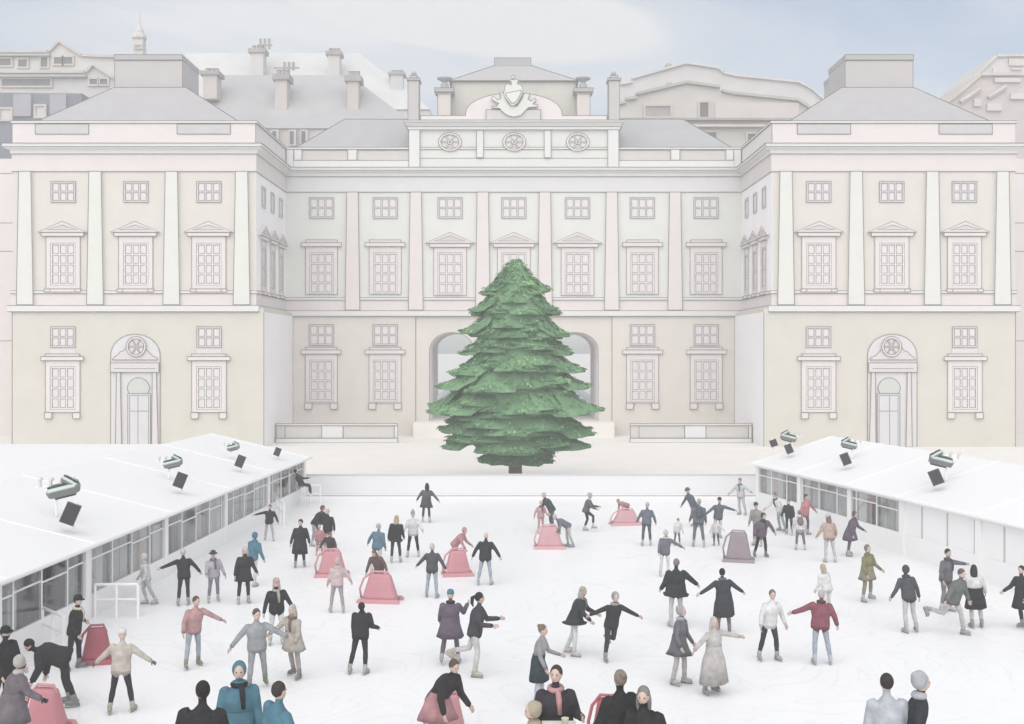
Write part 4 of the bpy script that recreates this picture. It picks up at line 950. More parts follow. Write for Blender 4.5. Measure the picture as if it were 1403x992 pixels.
    if skates:
        for s, (h, kn, an, d2) in zip((-1,1), LEG):
            upv = (-d2*.55 + Vector((0,0,1))*.45).normalized() if an.z > .2 else Vector((0,0,1))
            fd = Vector((s*.18,-1,0)); fd = (fd - upv*fd.dot(upv)).normalized(); sd = fd.cross(upv); Mf = Matrix((sd, -fd, upv)).transposed()
            q = MB(); q.tube([an+(-d2)*.11, an+(-d2)*.03, an-upv*.03], [.058,.055,.052], 0, 10)
            q.ell(an + fd*.055 - upv*.05, (.046,.13,.044), 0, 12, 8, Mf); q.ell(an - fd*.02 - upv*.035, (.045,.062,.05), 0, 10, 8, Mf)
            c = an + fd*.05 - upv*.088
            def bx(c, a, l, h_, m):
                vs = []
                for dz_ in (-h_,h_):
                    for dy in (-l,l):
                        for dx in (-a,a): vs.append(tuple(c + sd*dx + fd*dy + upv*dz_))
                q.add(vs, [(0,1,3,2),(4,6,7,5),(0,4,5,1),(2,3,7,6),(0,2,6,4),(1,5,7,3)], m)
            bx(c, .036, .135, .008, 0); bx(c - upv*.033, .004, .14, .025, 1)
            child(q, 'ice_skate', [cloth(boot), M_blade])
    return th
PEND = []
def finish_people():
    bpy.context.view_layer.update(); dg = bpy.context.evaluated_depsgraph_get()
    for p in PEND:
        ev = p['to'].evaluated_get(dg); me = bpy.data.meshes.new_from_object(ev)
        n = len(me.polygons); co = np.empty(len(me.vertices)*3); me.vertices.foreach_get('co', co); co = co.reshape(-1,3)
        cen = np.empty(n*3); me.polygons.foreach_get('center', cen); cen = cen.reshape(-1,3)
        best = np.full(n, 1e9); mi = np.zeros(n, int)
        for a, b_, r, m in p['segs']:
            a = np.array(a); d = np.array(b_)-a; t = np.clip(((cen-a)@d)/(d@d), 0, 1); ds = np.linalg.norm(cen-(a+t[:,None]*d), axis=1) - r
            k = ds < best; best[k] = ds[k]; mi[k] = m
        pj = (cen-np.array(p['pel']))@np.array(p['u']); mi[(mi == 0) & (pj < -.07) & (np.linalg.norm(cen-np.array(p['pel']),axis=1) < .3)] = 6
        for h, e, w, d2 in p['ARM']: mi[(mi == 0) & (np.linalg.norm(cen-np.array(w),axis=1) < .062)] = 6
        faces = [list(f.vertices) for f in me.polygons]
        b = MB(); b.v = [tuple(c) for c in co]; b.f = faces; b.m = [int(i) for i in mi]
        hc, hu, hf, hs, Mh = p['hc'], p['hu'], p['hf'], p['hs'], p['Mh']
        for s in (-1,1): b.ell(hc + hf*.083 + hs*(s*.03) + hu*.006, (.013,.009,.008), 4, 8, 6, Mh)
        b.ell(hc + hf*.088 - hu*.062, (.022,.008,.007), 5, 8, 6, Mh)
        for (h, e, w, d2), s in zip(p['ARM'], (-1,1)):
            inn = p['sx']*(-s); hand_mesh(b, w + d2*.01, d2, (inn + p['fw']*.6), 1.0, 3)
        o = link('body', b.mesh('body', p['mats'], smooth=True), p['th'])
        bpy.data.meshes.remove(me)
    for to, me in TMP: bpy.data.objects.remove(to); bpy.data.meshes.remove(me)

BK, DT, NV, WH, TE, PK, PP, CR, MV, TN = (60,60,62), (64,72,75), (98,103,115), (238,237,236), (100,144,162), (208,156,160), (224,204,205), (158,98,110), (122,110,124), (218,209,198)
GY, JN, OL, BR, LG, BG, BL = (172,175,178), (184,193,205), (152,148,112), (140,124,116), (206,205,204), (216,210,205), (208,190,160)
DH, MH, BH, GH = (58,52,50), (112,96,86), (206,188,158), (150,146,144)
SPREAD = (62,10,5)
# --- left side of the rink
person(413,690,'person in black lounging on the white rail at the far end of the left pavilion',BK,BK,(DH,'short'),rot=80,lean=-28,lL=(86,4,80),lR=(80,6,70),aL=(20,-15,10),aR=(10,30,30),zoff=.1,D=56.8,seat=1.0,group=None,skates=False)
person(369,741,'small skater in black jacket and pale trousers with a strap across the chest',BK,LG,(MH,'short'),ht=1.45,rot=10,aL=(75,10,8),aR=(30,5,10),lL=(0,8,3),lR=(3,8,5))
person(411,778,'person in a long black coat with pale skates, left of the pink group',BK,BK,(DH,'short'),ht=1.72,coat=(BK,.48,.03),aL=(18,5,8),aR=(20,5,8),boot=(200,198,196),bulk=1.12)
person(433,748,'bending skater with black hood reaching over the pink group',BK,GY,(MH,'hood'),rot=55,ht=1.7,lean=38,aL=(20,45,10),aR=(30,40,10))
person(449,757,'skater in black top with pale collar standing behind the pink aids',BK,PK,(BG,'short'),rot=-8,aL=(20,20,20),aR=(26,5,8),ht=1.65)
person(438,762,'small child in pink jacket and white cap beside the black coat',PK,PK,((214,212,222),'none'),ht=1.15,hat=((222,220,228),'beanie'),rot=20)
person(453,776,'child in dark brown top leaning over the nearer pink aid',(86,76,76),PK,(MH,'short'),ht=1.35,lean=34,hp=12,aL=(30,40,20),aR=(30,40,20))
person(462,840,'girl in pale pink jacket and grey leggings with one arm out',PP,(188,182,180),(PP,'hood'),ht=1.58,rot=200,aL=(12,5,10),aR=(38,5,6),lL=(4,8,4),lR=(0,8,4),boot=(214,200,196))
person(346,803,'person in teal hooded jacket behind the black coated skater',TE,WH,(TE,'hood'),ht=1.72,rot=150,aL=(14,25,30),aR=(20,5,10))
person(334,827,'woman in black coat and black leggings with pale skates near teal jacket',BK,BK,(BG,'long'),ht=1.72,coat=(BK,.28,.05),rot=15,aL=(16,8,12),aR=(22,15,40),boot=(214,214,204),bulk=1.1)
person(293,826,'skater in mauve padded jacket with dark flat cap',(196,190,196),(150,148,156),(MH,'none'),ht=1.58,hat=((84,80,84),'brim'),scarf=(130,126,138),rot=15,bulk=1.12,aL=(14,20,30),aR=(18,5,20))
person(252,829,'skater all in black gliding with both arms stretched out sideways',BK,BK,(BG,'short'),ht=1.66,rot=190,aL=(72,0,4),aR=(40,0,10),lL=(0,6,4),lR=(0,3,2),boot=(190,190,188))
person(200,829,'pale grey clad figure near the left pavilion dado',(232,232,232),(206,206,206),((226,222,220),'hood'),ht=1.55,rot=-70,lL=(12,3,20),lR=(-8,3,8))
person(265,914,'skater in pink jacket and pale jeans reaching out to the right',(206,164,164),JN,(MH,'short'),ht=1.72,rot=30,lean=10,roll=6,aL=(18,10,18),aR=(58,25,4),lL=(4,10,5),lR=(-2,6,3),boot=(170,168,150))
person(352,946,'man in pale grey suit skating with both arms bowed outward',GY,GY,(MH,'short'),ht=1.86,rot=25,lean=16,aL=(42,-8,18),aR=(56,30,6),lL=(10,5,10),lR=(-6,8,6),boot=(160,160,140))
person(379,884,'skater in black jacket and white trousers with pinkish woolly hat',BK,WH,((214,192,186),'long'),hat=((216,188,182),'beanie'),ht=1.74,rot=20,lean=10,aL=(22,8,15),aR=(26,15,20),scarf=(196,188,176))
person(402,930,'woman in beige coat and brown boots beside the grey suited man',(206,198,186),(188,180,176),((206,196,186),'long'),ht=1.72,rot=-40,coat=((210,203,194),.3,.04),lean=8,aL=(30,30,10),aR=(12,10,20),boot=(166,156,148),scarf=(140,126,112))
person(494,922,'figure in black jumper with head bowed and pale boots',BK,BK,(DH,'short'),ht=1.72,rot=170,lean=16,hp=-45,bulk=1.18,aL=(10,8,10),aR=(14,18,50),lL=(-8,9,10),lR=(6,6,8),boot=(196,200,188))
person(166,977,'skater in tan jacket and black leggings with arms spread low',TN,BK,((240,236,232),'none'),hat=((244,242,240),'beanie'),ht=1.74,rot=185,bulk=1.16,aL=(46,5,6),aR=(50,5,4),lL=(-3,9,5),lR=(2,10,3),boot=(196,198,180),glove=(110,108,110))
person(102,918,'person in black jacket with hand on hip at the left pavilion steps',(56,56,58),(56,56,58),(DH,'short'),hat=((50,50,52),'cap'),ht=1.78,rot=100,bulk=1.14,aL=(35,-30,70),aR=(10,10,20),boot=(150,146,148),scarf=(232,224,204))
person(86,968,'person in black bent low over the pink aid at bottom left',(58,58,60),(58,58,60),(DH,'short'),ht=1.95,rot=-78,lean=66,hp=10,bulk=1.45,aL=(8,60,10),aR=(8,70,10),lL=(12,5,12),lR=(-5,5,5),boot=(170,166,166))
person(4,985,'person in black at the left frame edge before the dark doors',(50,50,52),(56,56,58),(DH,'short'),hat=((50,50,52),'brim'),ht=1.9,rot=70,bulk=1.5,lean=8)
person(16,1035,'person in mottled mauve grey coat cut off at bottom left corner',(128,120,126),(128,120,126),((212,206,202),'hood'),ht=1.85,rot=120,bulk=1.35,lean=14,coat=((132,124,130),.4,.05),aR=(18,40,30),glove=(52,52,54))
# --- big figures cut by the lower edge
DECK = 2.0                                          # the spectators' deck the big figures stand on
dk = MB(); dk.box(-9.5, 9.5, 6, 16.3, 0, DECK-.01); structure(dk.build('deck', [M_court]))
def near(xh, yh, label, *a, ht=1.7, lean=6, **kw):
    top = ht*(.985 - .30*(1-math.cos(R(lean)))*1.6); D = (H-DECK-top)*F/(yh-HY); return person(xh, yh, label, *a, ht=ht, lean=lean, D=D, zoff=DECK, **kw)
near(274,953,'dark haired man in black seen from behind at the lower edge',BK,BK,(DH,'short'),rot=185,bulk=1.3,ht=1.8)
near(328,922,'woman in teal coat with teal headscarf and dark scarf looking out',TE,BK,((104,146,162),'hood'),rot=25,bulk=1.2,coat=(TE,.3,.04),scarf=BK,aL=(14,10,20),aR=(10,10,20),ht=1.68)
near(372,950,'dark haired person in teal jumper leaning to the right at lower edge',TE,BK,((76,70,68),'short'),rot=150,bulk=1.12,roll=10,ht=1.68,aR=(30,20,30))
person(600,1035,'person in black jacket over pink skirt bending rightwards',(62,56,58),PK,(MH,'short'),rot=55,lean=30,bulk=1.2,coat=(PK,.35,.1),ht=1.95,aL=(10,40,20),aR=(10,40,20))
near(762,925,'person in dark top with crimson sleeves carrying a white tray',(74,68,76),BK,((84,74,70),'short'),rot=8,hp=-14,bulk=1.2,coat=(BK,.4,.08),scarf=(214,168,166),aL=(18,12,75),aR=(18,12,75),ht=1.7)
near(738,974,'person in fur trimmed tan hood at the lower edge before the tray',(176,160,140),(120,100,90),((196,184,164),'hood'),rot=-100,bulk=1.2,ht=1.55)
near(850,935,'brown haired person in black jacket at lower edge beside crimson aid',(58,58,60),BK,((160,146,136),'bun'),rot=-160,bulk=1.3,ht=1.72)
near(889,953,'grey haired person in black shoulder to shoulder at the lower edge',(58,58,60),BK,(GH,'long'),rot=-40,bulk=1.25,ht=1.66)
near(1219,940,'dark haired person in pale blue jacket seen from behind at lower right',(206,211,218),JN,((74,66,64),'short'),rot=175,bulk=1.15,ht=1.72)
near(1250,935,'figure in black with grey hood pointing one arm right',(66,70,74),BK,((204,206,210),'hood'),rot=60,bulk=.95,ht=1.75,aL=(10,5,10),aR=(80,12,2))
# --- middle of the rink
person(517,784,'skater in blue jumper and pale trousers with left arm hanging wide',(112,142,158),(222,218,214),((214,204,200),'short'),ht=1.66,rot=175,aL=(36,5,6),aR=(12,5,10),bulk=1.12)
person(542,771,'skater with long blond hair and black waistcoat',BK,(74,74,80),(BH,'long'),ht=1.68,rot=185,coat=(BK,.12,.02),aL=(12,5,10),aR=(14,5,20),lL=(0,4,4),lR=(2,7,6),boot=(214,214,204))
person(566,763,'skater in white top and black trousers with teal bobble hat',WH,(58,60,62),((176,190,196),'none'),hat=((150,186,192),'bobble'),ht=1.68,rot=10,aL=(22,15,20),aR=(26,20,30),lL=(0,9,3),lR=(0,9,3))
person(584,716,'dark skater crossing in front of the far barrier',(104,104,108),(84,84,88),(DH,'long'),ht=1.72,rot=175,coat=((86,86,90),.3,.05),aL=(34,5,5),aR=(44,5,5))
person(519,812,'brown haired skater stooping behind the widest pink aid',(122,104,100),(110,98,96),((140,118,110),'long'),ht=1.55,lean=42,hp=10,rot=-10,aL=(26,40,15),aR=(26,40,15))
person(592,819,'skater in navy jacket and pale blue jeans with arms away from the sides',(92,93,98),JN,((222,208,204),'short'),ht=1.64,rot=180,aL=(46,4,8),aR=(34,4,6),lL=(3,8,4),lR=(-3,6,4),boot=(190,196,202))
person(624,778,'skater in pink hood curled over the pink aid',PK,PK,(PK,'hood'),ht=1.55,lean=38,rot=60,aL=(20,55,10),aR=(20,55,10))
person(665,801,'skater in loose black jumper and pale jeans with both arms held out',(62,64,66),JN,((222,206,202),'bald'),ht=1.68,rot=178,bulk=1.22,aL=(34,4,6),aR=(40,4,6),lL=(0,9,3),lR=(2,9,3),boot=(202,208,214))
person(617,908,'skater in long purple coat and teal beanie',MV,(126,114,128),((222,214,212),'none'),hat=((98,150,166),'beanie'),ht=1.76,rot=170,coat=(MV,.34,.05),bulk=1.22,scarf=(64,62,66),aL=(14,12,20),aR=(24,40,70),lL=(-6,7,8),lR=(4,9,6),boot=(206,204,196))
person(651,926,'skater in pale clothes with black hair kicking one leg back beside the purple coat',(82,78,84),(222,220,218),((60,57,60),'pony'),ht=1.95,rot=75,lean=10,lL=(10,4,12),lR=(-22,4,50),aL=(12,30,50),aR=(12,30,50),boot=(216,208,196))
# --- group near the far barrier, right of the tree
person(755,727,'skater in dark teal jacket leaning left over a pink child',(82,90,94),(104,112,120),((214,206,200),'short'),ht=1.72,rot=-50,lean=32,hp=8,aL=(10,40,20),aR=(12,30,10))
person(741,731,'child in dusty pink jacket holding a dark bag',(212,170,172),(206,164,166),((236,230,230),'none'),hat=((232,214,214),'beanie'),ht=1.35,rot=20,scarf=(96,84,92),aL=(30,5,8),aR=(20,10,30))
person(777,750,'skater in slate blue jacket bent forwards beside the pink aid',(128,132,142),LG,((214,212,212),'short'),ht=1.55,rot=-80,lean=62,hp=10,aL=(10,50,10),aR=(10,60,10),lL=(0,4,4),lR=(-10,4,6),boot=(196,196,200))
person(803,728,'grey hooded skater crouching on one black trousered leg',(112,111,114),(72,70,72),((206,206,210),'hood'),ht=1.66,rot=70,lean=12,lL=(52,6,55),lR=(14,6,30),aL=(14,40,30),aR=(10,50,30))
person(858,714,'skater in pink and black doubled over the low pink aid',PK,(80,70,74),((216,170,172),'hood'),ht=1.3,rot=-70,lean=66,aL=(10,60,10),aR=(10,60,10))
person(886,748,'skater in slate blue jumper and navy trousers facing away',(122,126,135),(98,102,112),((222,200,198),'short'),ht=1.68,rot=175,aL=(26,5,8),aR=(28,5,6),lL=(0,7,3),lR=(0,6,3),boot=(212,210,208))
person(928,748,'small child in white top with brown hair and dark trousers',(240,234,234),(122,116,116),((150,132,124),'short'),ht=1.08,rot=10,boot=(206,206,204))
person(957,749,'skater in navy grey tracksuit standing between two small children',(120,126,134),(118,124,132),((208,196,180),'short'),ht=1.84,rot=175,bulk=1.14,back=(96,102,112),lL=(0,7,3),lR=(0,7,3),boot=(214,212,210))
person(981,748,'small child in white with dark shorts and outstretched hand',(238,236,236),(92,90,92),((150,142,138),'short'),ht=1.05,rot=-20,aR=(45,30,10),aL=(20,20,20),boot=(176,176,174))
person(950,722,'skater in dark hat and navy jacket leaning to the left',(108,113,124),(120,124,132),((120,108,102),'none'),hat=((112,104,102),'brim'),ht=1.75,rot=-60,lean=28,aL=(40,40,10),aR=(15,20,10))
person(984,738,'skater in black cap and navy top over white trousers, arms wide',(112,116,128),WH,((214,204,192),'none'),hat=((66,66,72),'beanie'),ht=1.68,rot=15,aL=(52,10,6),aR=(74,8,4))
person(1015,706,'brown haired skater in pale grey jacket near the pavilion corner',(216,217,217),(208,210,212),((150,124,108),'short'),ht=1.72,rot=-50,scarf=(108,122,138),aL=(40,20,10),aR=(60,0,5))
person(1038,748,'skater with dark cap stooping in the mauve cluster',(170,166,164),(116,104,112),((72,74,80),'none'),hat=((76,78,84),'beanie'),ht=1.74,rot=-40,lean=16)
person(1043,764,'skater in mauve coat and black trousers astride the mauve aid',(126,112,120),(58,56,58),((80,82,88),'hood'),ht=1.72,rot=10,lean=22,bulk=1.25,scarf=(82,84,90),aL=(24,20,20),aR=(40,10,8),lL=(6,8,10),lR=(0,10,6),boot=(160,146,152))
person(1068,728,'skater in white jacket with dark shawl and blue jeans',(244,244,244),JN,((150,130,120),'short'),ht=1.7,rot=-60,lean=24,scarf=(92,88,90),aL=(30,45,10),aR=(18,20,20),boot=(206,210,214))
person(1081,733,'skater in black jumper with brown hair bending slightly',(62,65,68),(72,74,78),((138,116,104),'short'),ht=1.5,rot=-25,lean=18,bulk=1.12,aL=(16,15,12),aR=(18,10,12))
person(1103,733,'skater in salmon pink jumper reaching down to the right',(212,150,154),(128,112,120),((98,78,72),'short'),ht=1.68,rot=20,lean=10,bulk=1.15,aL=(18,10,20),aR=(44,10,4),boot=(216,190,194))
person(1096,753,'skater in white jacket and grey trousers with mauve bag on the back',(244,243,243),(126,124,134),((150,132,134),'short'),ht=1.5,rot=180,back=(150,130,134),lean=14,lL=(0,7,3),lR=(0,8,3))
person(1136,770,'skater with long brown hair in tan jacket and lilac trousers',(206,182,170),(212,210,220),((146,124,114),'long'),ht=1.7,rot=-170,hat=((214,210,210),'beanie'),bulk=1.2,lL=(-4,6,6),lR=(4,8,4),aL=(26,10,12),aR=(24,15,20))
person(1165,762,'skater in purple hooded coat leaning into the pavilion side',(120,106,122),(124,112,126),((116,104,120),'hood'),ht=1.68,rot=60,lean=22,coat=((122,108,124),.36,.05),bulk=1.2,aL=(14,20,20),aR=(14,30,20),boot=(206,204,190))
person(1188,825,'skater in olive coat and olive trousers striding away from purple coat',OL,(160,156,132),((150,144,120),'hood'),ht=1.72,rot=30,roll=-8,coat=((166,162,138),.28,.04),lL=(2,3,6),lR=(0,16,3),aL=(18,10,10),aR=(10,15,30),boot=(206,208,208))
# --- right centre
person(911,790,'skater in slate jacket with one arm flung to the right',(128,128,138),WH,((226,220,214),'hood'),ht=1.55,rot=15,lean=4,aL=(14,5,8),aR=(62,10,4))
person(926,858,'broad skater in black jacket over cream trousers facing away',(62,66,68),(222,217,212),((150,146,142),'short'),ht=1.84,rot=180,bulk=1.38,coat=((62,66,68),.12,.03),aL=(18,5,10),aR=(52,5,4),lL=(-2,5,4),lR=(2,5,6),boot=(224,220,216))
person(992,868,'skater in long charcoal coat with arms held wide like wings',(74,78,82),(146,132,142),(DH,'bun'),ht=1.72,rot=185,coat=((74,78,82),.52,.03),bulk=1.16,aL=(60,6,4),aR=(48,6,4),scarf=(118,120,132),boot=(166,154,160))
person(1054,906,'brown haired skater in white jumper and black leggings gliding',(246,245,244),(66,68,74),((146,128,122),'short'),ht=1.78,rot=20,bulk=1.1,lL=(-2,8,8),lR=(4,10,6),aL=(22,8,12),aR=(26,8,12),boot=(196,198,200))
person(1124,909,'skater in crimson jumper and pale jeans with left arm stretched out',CR,JN,((216,206,206),'short'),ht=1.78,rot=185,bulk=1.26,scarf=(84,76,76),aL=(62,6,4),aR=(30,6,8),lL=(-2,6,4),lR=(2,10,6),boot=(204,210,218))
person(1133,845,'long blond haired skater in white behind the crimson jumper',(246,245,244),(244,243,242),((206,190,168),'long'),ht=1.5,rot=200,roll=-6)
person(788,898,'blond skater in charcoal jacket and white trousers holding a hand',(70,74,76),WH,((200,190,178),'long'),ht=1.74,rot=70,lean=14,bulk=1.22,coat=((68,73,75),.16,.08),aL=(8,35,15),aR=(8,52,8),scarf=(150,148,146))
person(838,907,'skater in black balancing on one foot and pointing right',(66,66,68),(76,74,76),((176,174,176),'hood'),ht=1.74,rot=20,lean=10,bulk=1.05,aL=(72,10,4),aR=(64,14,4),lL=(2,3,6),lR=(-24,4,64),boot=(178,180,182))
person(737,968,'woman in long dark teal dress walking sideways',(176,174,178),(206,212,220),((150,132,118),'bun'),ht=1.76,rot=60,bulk=.92,coat=((66,80,84),.42,.05),boot=(206,212,220),aL=(8,10,20),aR=(10,20,30))
person(930,938,'skater in grey skirted coat with pale legs standing tall',(128,128,134),(214,208,204),((190,190,194),'hood'),ht=1.78,rot=70,coat=((122,122,128),.3,.1),bulk=1.05,lL=(-3,4,5),lR=(4,4,6),boot=(206,204,202))
person(978,952,'woman in long cream dress with arms out to the right',(218,213,209),(216,211,207),((222,214,208),'long'),ht=1.72,rot=30,coat=((217,212,208),.72,.1),aL=(60,20,4),aR=(70,15,4),bulk=1.05,boot=(186,188,190))
# --- right edge
person(1245,866,'skater in dark grey jacket with pointed hood and pale trousers',(92,93,98),(216,215,214),((84,88,92),'hood'),ht=1.78,rot=-170,bulk=1.1,aL=(30,10,10),aR=(20,8,10),lL=(-3,4,6),lR=(2,6,12),boot=(196,196,194))
person(1306,871,'skater in olive grey jacket running with pale trousers',(122,127,122),(214,212,210),((112,110,104),'short'),ht=1.88,rot=40,lean=18,roll=0,bulk=1.25,aL=(46,10,10),aR=(30,10,6),lL=(-30,4,62),lR=(10,14,6),boot=(188,188,186))
person(1296,838,'dark haired skater in mauve jacket waving behind the olive jacket',(126,120,128),(150,146,148),((70,74,70),'short'),ht=1.82,rot=15,bulk=1.15,aL=(20,10,20),aR=(80,10,4),scarf=(88,92,100))
person(1336,859,'skater in white jumper and black skirt with dark hair',(245,244,243),(222,220,218),((62,60,60),'long'),ht=1.7,rot=180,coat=((56,57,58),.44,.04),aL=(20,5,10),aR=(22,5,10),boot=(176,176,176))
person(1401,862,'person in long black coat cut by the right frame edge',(62,63,65),(70,70,72),(DH,'short'),ht=1.72,rot=-60,coat=((62,63,65),.4,.05),aL=(22,20,30),bulk=1.15,boot=(184,184,182))
finish_people()

# ------------------------------------------------------------------ skating aids, tray and cup
def aid(x, y, wpx, rot, rgb, label, hk=1.0, D=None):
    D = D or gD(y); w = wpx*D/F; h = .86*hk; t = thing('skating_aid', (X(x,D), D, 0), label, 'skating aid', 'skating aids on the ice'); t.rotation_euler = (0,0,R(rot))
    m = mat('moulded_plastic', rgb, .04, 3, .5, k=.8); m2 = mat('moulded_plastic_edge', tuple(min(255,c+14) for c in rgb), .04, 3, .5, k=.8)
    q = MB(); a, d = w*.36, .26
    cs = [(w*.44,.30,.1),(w*.40,.27,.2),(w*.33,.2,h*.6),(w*.27,.15,h*.92),(w*.25,.13,h),(w*.2,.09,h+.03)]
    n = 24; o = 0
    for rx, ry, z in cs:
        for i in range(n):
            th = 2*math.pi*i/n; c, s = math.cos(th), math.sin(th); e = .45
            q.v.append((rx*math.copysign(abs(c)**e,c), ry*math.copysign(abs(s)**e,s), z))
    for i in range(len(cs)-1):
        for j in range(n): q.f.append([i*n+j, i*n+(j+1)%n, (i+1)*n+(j+1)%n, (i+1)*n+j]); q.m.append(0)
    q.f.append(list(range(n-1,-1,-1))); q.m.append(0); q.f.append([(len(cs)-1)*n+j for j in range(n)]); q.m.append(0)
    link('shell', q.mesh('shell', [m], smooth=True), t)
    q = MB()
    for ye in (-.3,.3):
        q.prism([(-w*.5,.012),(w*.5,.012),(w*.52,.05),(w*.46,.13),(-w*.46,.13),(-w*.52,.05)], ye-.07, ye+.07)
    link('runner', q.mesh('runner', [m2]), t)
    q = MB(); q.tube([(-w*.46,.0,.1),(-w*.5,.0,h*.45),(-w*.4,0,h*.85),(-w*.18,0,h+.1),(w*.18,0,h+.1),(w*.26,0,h*.9)], .035, 0, 10); link('handle', q.mesh('handle', [m2], smooth=True), t)
PKA = (208,148,154)
aid(455,789,46,6,PKA,'pink skating aid in front of the child in the brown top')
aid(521,824,58,-8,PKA,'widest pink skating aid pushed by the stooping brown haired skater')
aid(627,788,42,10,PKA,'pink skating aid under the pink hooded skater')
aid(63,1000,64,-10,(206,140,146),'pink skating aid at bottom left below the bent black figure')
aid(753,751,42,0,(212,164,168),'dusty pink skating aid beside the bent slate blue skater')
aid(858,719,44,8,(212,166,170),'low pink skating aid beneath the doubled over skater',.75)
aid(1012,769,42,-14,(152,138,146),'mauve skating aid left of the mauve coated skater',1.25)
aid(612,1010,62,15,(210,152,158),'pink skating aid cut by the lower edge below the pink skirt')
aid(832,1016,52,-8,(176,92,98),'crimson skating aid at lower edge beside two people in black')
aid(133,907,46,12,(168,92,102),'crimson skating aid behind the tan jacket, left of it')
ptr = [o for o in bpy.data.objects if o.get('label','').startswith('person in dark top with crimson')][0]
tx, ty = ptr.location.x, ptr.location.y
t = thing('tray', (tx+.02, ty-.50, 1.13+DECK), 'white tray held by the person with crimson sleeves', 'tray')
q = MB(); q.box(-.22,.22,-.15,.15,0,.012); q.box(-.225,.225,-.155,-.14,0,.035); q.box(-.225,.225,.14,.155,0,.035); q.box(-.225,-.21,-.139,.139,0,.035); q.box(.21,.225,-.139,.139,0,.035)
link('base', q.mesh('base', [mat('white_melamine', (238,234,228), .02, 3, .4)]), t)
t = thing('cup', (tx+.1, ty-.48, 1.143+DECK), 'cream paper cup standing on the white tray', 'cup')
q = MB(); q.lathe(0,0,[(.035,0),(.05,.1),(.053,.104),(.046,.102)],0,16); link('beaker', q.mesh('beaker', [mat('cream_card', (240,234,206), .02, 3, .6)], smooth=True), t)
# ------------------------------------------------------------------ haze, light, sky, camera
HAZE = 0.0024
if HAZE:
    hz = MB(); hz.box(-240, 240, -30, 330, -3, 46.5)
    m = bpy.data.materials.new('town_haze'); m.use_nodes = True; nt = m.node_tree; nt.nodes.clear()
    o_ = nt.nodes.new('ShaderNodeOutputMaterial'); v = nt.nodes.new('ShaderNodeVolumePrincipled')
    v.inputs['Color'].default_value = (.97,.975,.98,1); v.inputs['Density'].default_value = HAZE; v.inputs['Anisotropy'].default_value = .2
    nt.links.new(v.outputs[0], o_.inputs['Volume'])
    h = hz.build('haze', [m]); h['kind'] = 'stuff'
EL, AZ = 45.0, 190.0            # sun behind the camera, slightly to its left
sd = bpy.data.lights.new('sun', 'SUN'); sd.energy = 2.4; sd.angle = R(100); sd.color = (1,.97,.93)
so = bpy.data.objects.new('sun', sd); COL.objects.link(so); so.location = (0,-20,60)
dirv = Vector((math.sin(R(AZ))*math.cos(R(EL)), math.cos(R(AZ))*math.cos(R(EL)), math.sin(R(EL))))   # towards the sun, azimuth clockwise from +Y
so.rotation_euler = dirv.to_track_quat('Z', 'Y').to_euler()
wd = bpy.data.worlds.new('World'); SC.world = wd; wd.use_nodes = True; nt = wd.node_tree
bg = nt.nodes['Background']; sky = nt.nodes.new('ShaderNodeTexSky'); sky.sky_type = 'NISHITA'; sky.sun_disc = False
sky.sun_elevation = R(EL); sky.sun_rotation = R(AZ); sky.air_density = 1.0; sky.dust_density = 1.5; sky.ozone_density = 1.0
bg.inputs['Strength'].default_value = SKY = 0.12
# cloud veil: pale stratus over the blue, thicker in streaks
tc = nt.nodes.new('ShaderNodeTexCoord'); mp = nt.nodes.new('ShaderNodeMapping'); mp.inputs['Scale'].default_value = (1.6,1.6,7.5); mp.inputs['Location'].default_value = CLOUD_OFF = (3.1,.4,.2)
nz = nt.nodes.new('ShaderNodeTexNoise'); nz.inputs['Scale'].default_value = 1.25; nz.inputs['Detail'].default_value = 5; nz.inputs['Roughness'].default_value = .45; nz.inputs['Distortion'].default_value = .5
rp = nt.nodes.new('ShaderNodeValToRGB'); rp.color_ramp.elements[0].position = .42; rp.color_ramp.elements[1].position = .66
rp.color_ramp.elements[0].color = (.33,.33,.33,1); rp.color_ramp.elements[1].color = (.96,.96,.96,1)
mx = nt.nodes.new('ShaderNodeMix'); mx.data_type = 'RGBA'
CB = 6.35
mx.inputs[7].default_value = (CB*.965, CB*.98, CB*1.0, 1)
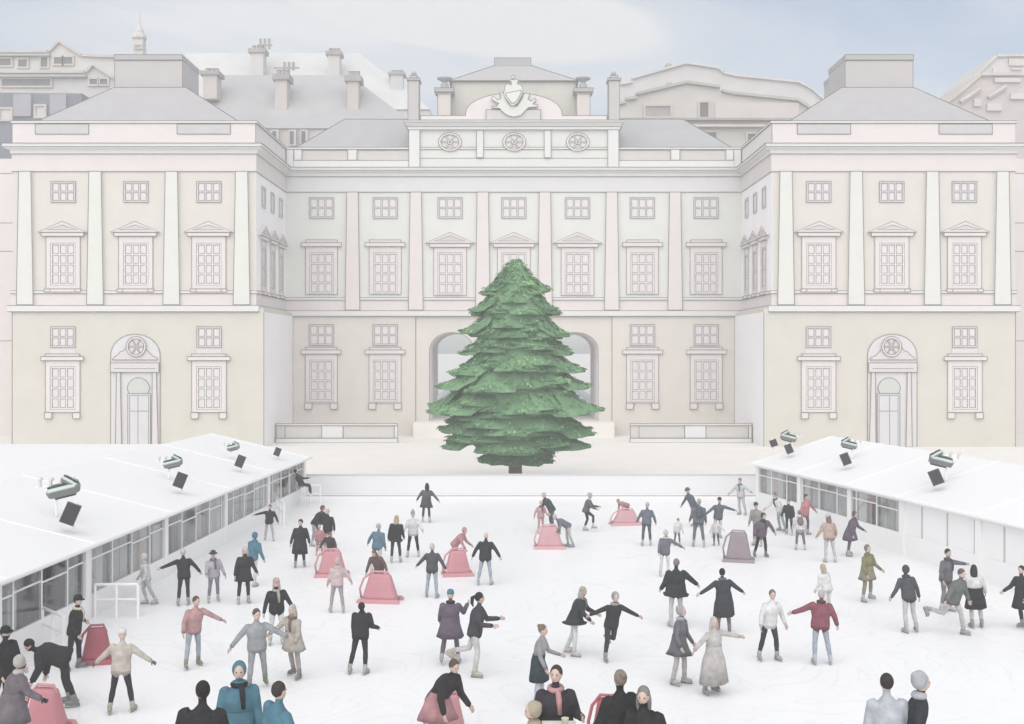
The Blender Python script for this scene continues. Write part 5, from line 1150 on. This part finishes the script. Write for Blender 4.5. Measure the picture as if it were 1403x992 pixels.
nt.links.new(tc.outputs['Generated'], mp.inputs['Vector']); nt.links.new(mp.outputs[0], nz.inputs['Vector']); nt.links.new(nz.outputs['Fac'], rp.inputs['Fac'])
m2 = nt.nodes.new('ShaderNodeMapping'); m2.vector_type = 'TEXTURE'; m2.inputs['Location'].default_value = (-.04,.95,.325); m2.inputs['Rotation'].default_value = (0,R(11),0); m2.inputs['Scale'].default_value = (.21,.6,.042)
ds = nt.nodes.new('ShaderNodeMix'); ds.data_type = 'RGBA'; ds.blend_type = 'ADD'; ds.inputs[0].default_value = .035
nt.links.new(tc.outputs['Generated'], ds.inputs[6]); nt.links.new(nz.outputs['Color'], ds.inputs[7]); nt.links.new(ds.outputs[2], m2.inputs['Vector'])
gr = nt.nodes.new('ShaderNodeTexGradient'); gr.gradient_type = 'SPHERICAL'; nt.links.new(m2.outputs[0], gr.inputs['Vector'])
g2 = nt.nodes.new('ShaderNodeMath'); g2.operation = 'MULTIPLY_ADD'; g2.inputs[1].default_value = 1.6; g2.use_clamp = True
nt.links.new(gr.outputs['Fac'], g2.inputs[0]); nt.links.new(rp.outputs['Color'], g2.inputs[2]); nt.links.new(g2.outputs[0], mx.inputs[0]); nt.links.new(sky.outputs[0], mx.inputs[6]); nt.links.new(mx.outputs[2], bg.inputs['Color'])
cd = bpy.data.cameras.new('camera'); co = bpy.data.objects.new('camera', cd); COL.objects.link(co)
co.location = (0,0,H); co.rotation_euler = (R(90),0,0); cd.sensor_width = 36; cd.sensor_fit = 'HORIZONTAL'; cd.lens = F/1403*36
cd.shift_x = -2.5/1403; cd.shift_y = -16/1403; cd.clip_end = 6000; cd.clip_start = .1
SC.camera = co
vs = SC.view_settings; vs.view_transform = 'Standard'; vs.look = 'None'; vs.gamma = 1; vs.exposure = 0.14; vs.use_curve_mapping = False
SC.display_settings.display_device = 'sRGB'
cy = SC.cycles; SC.render.engine = 'CYCLES'; cy.use_denoising = True; cy.max_bounces = 6; cy.diffuse_bounces = 3; cy.glossy_bounces = 2; cy.transparent_max_bounces = 12; cy.volume_bounces = 1; cy.caustics_reflective = False; cy.caustics_refractive = False
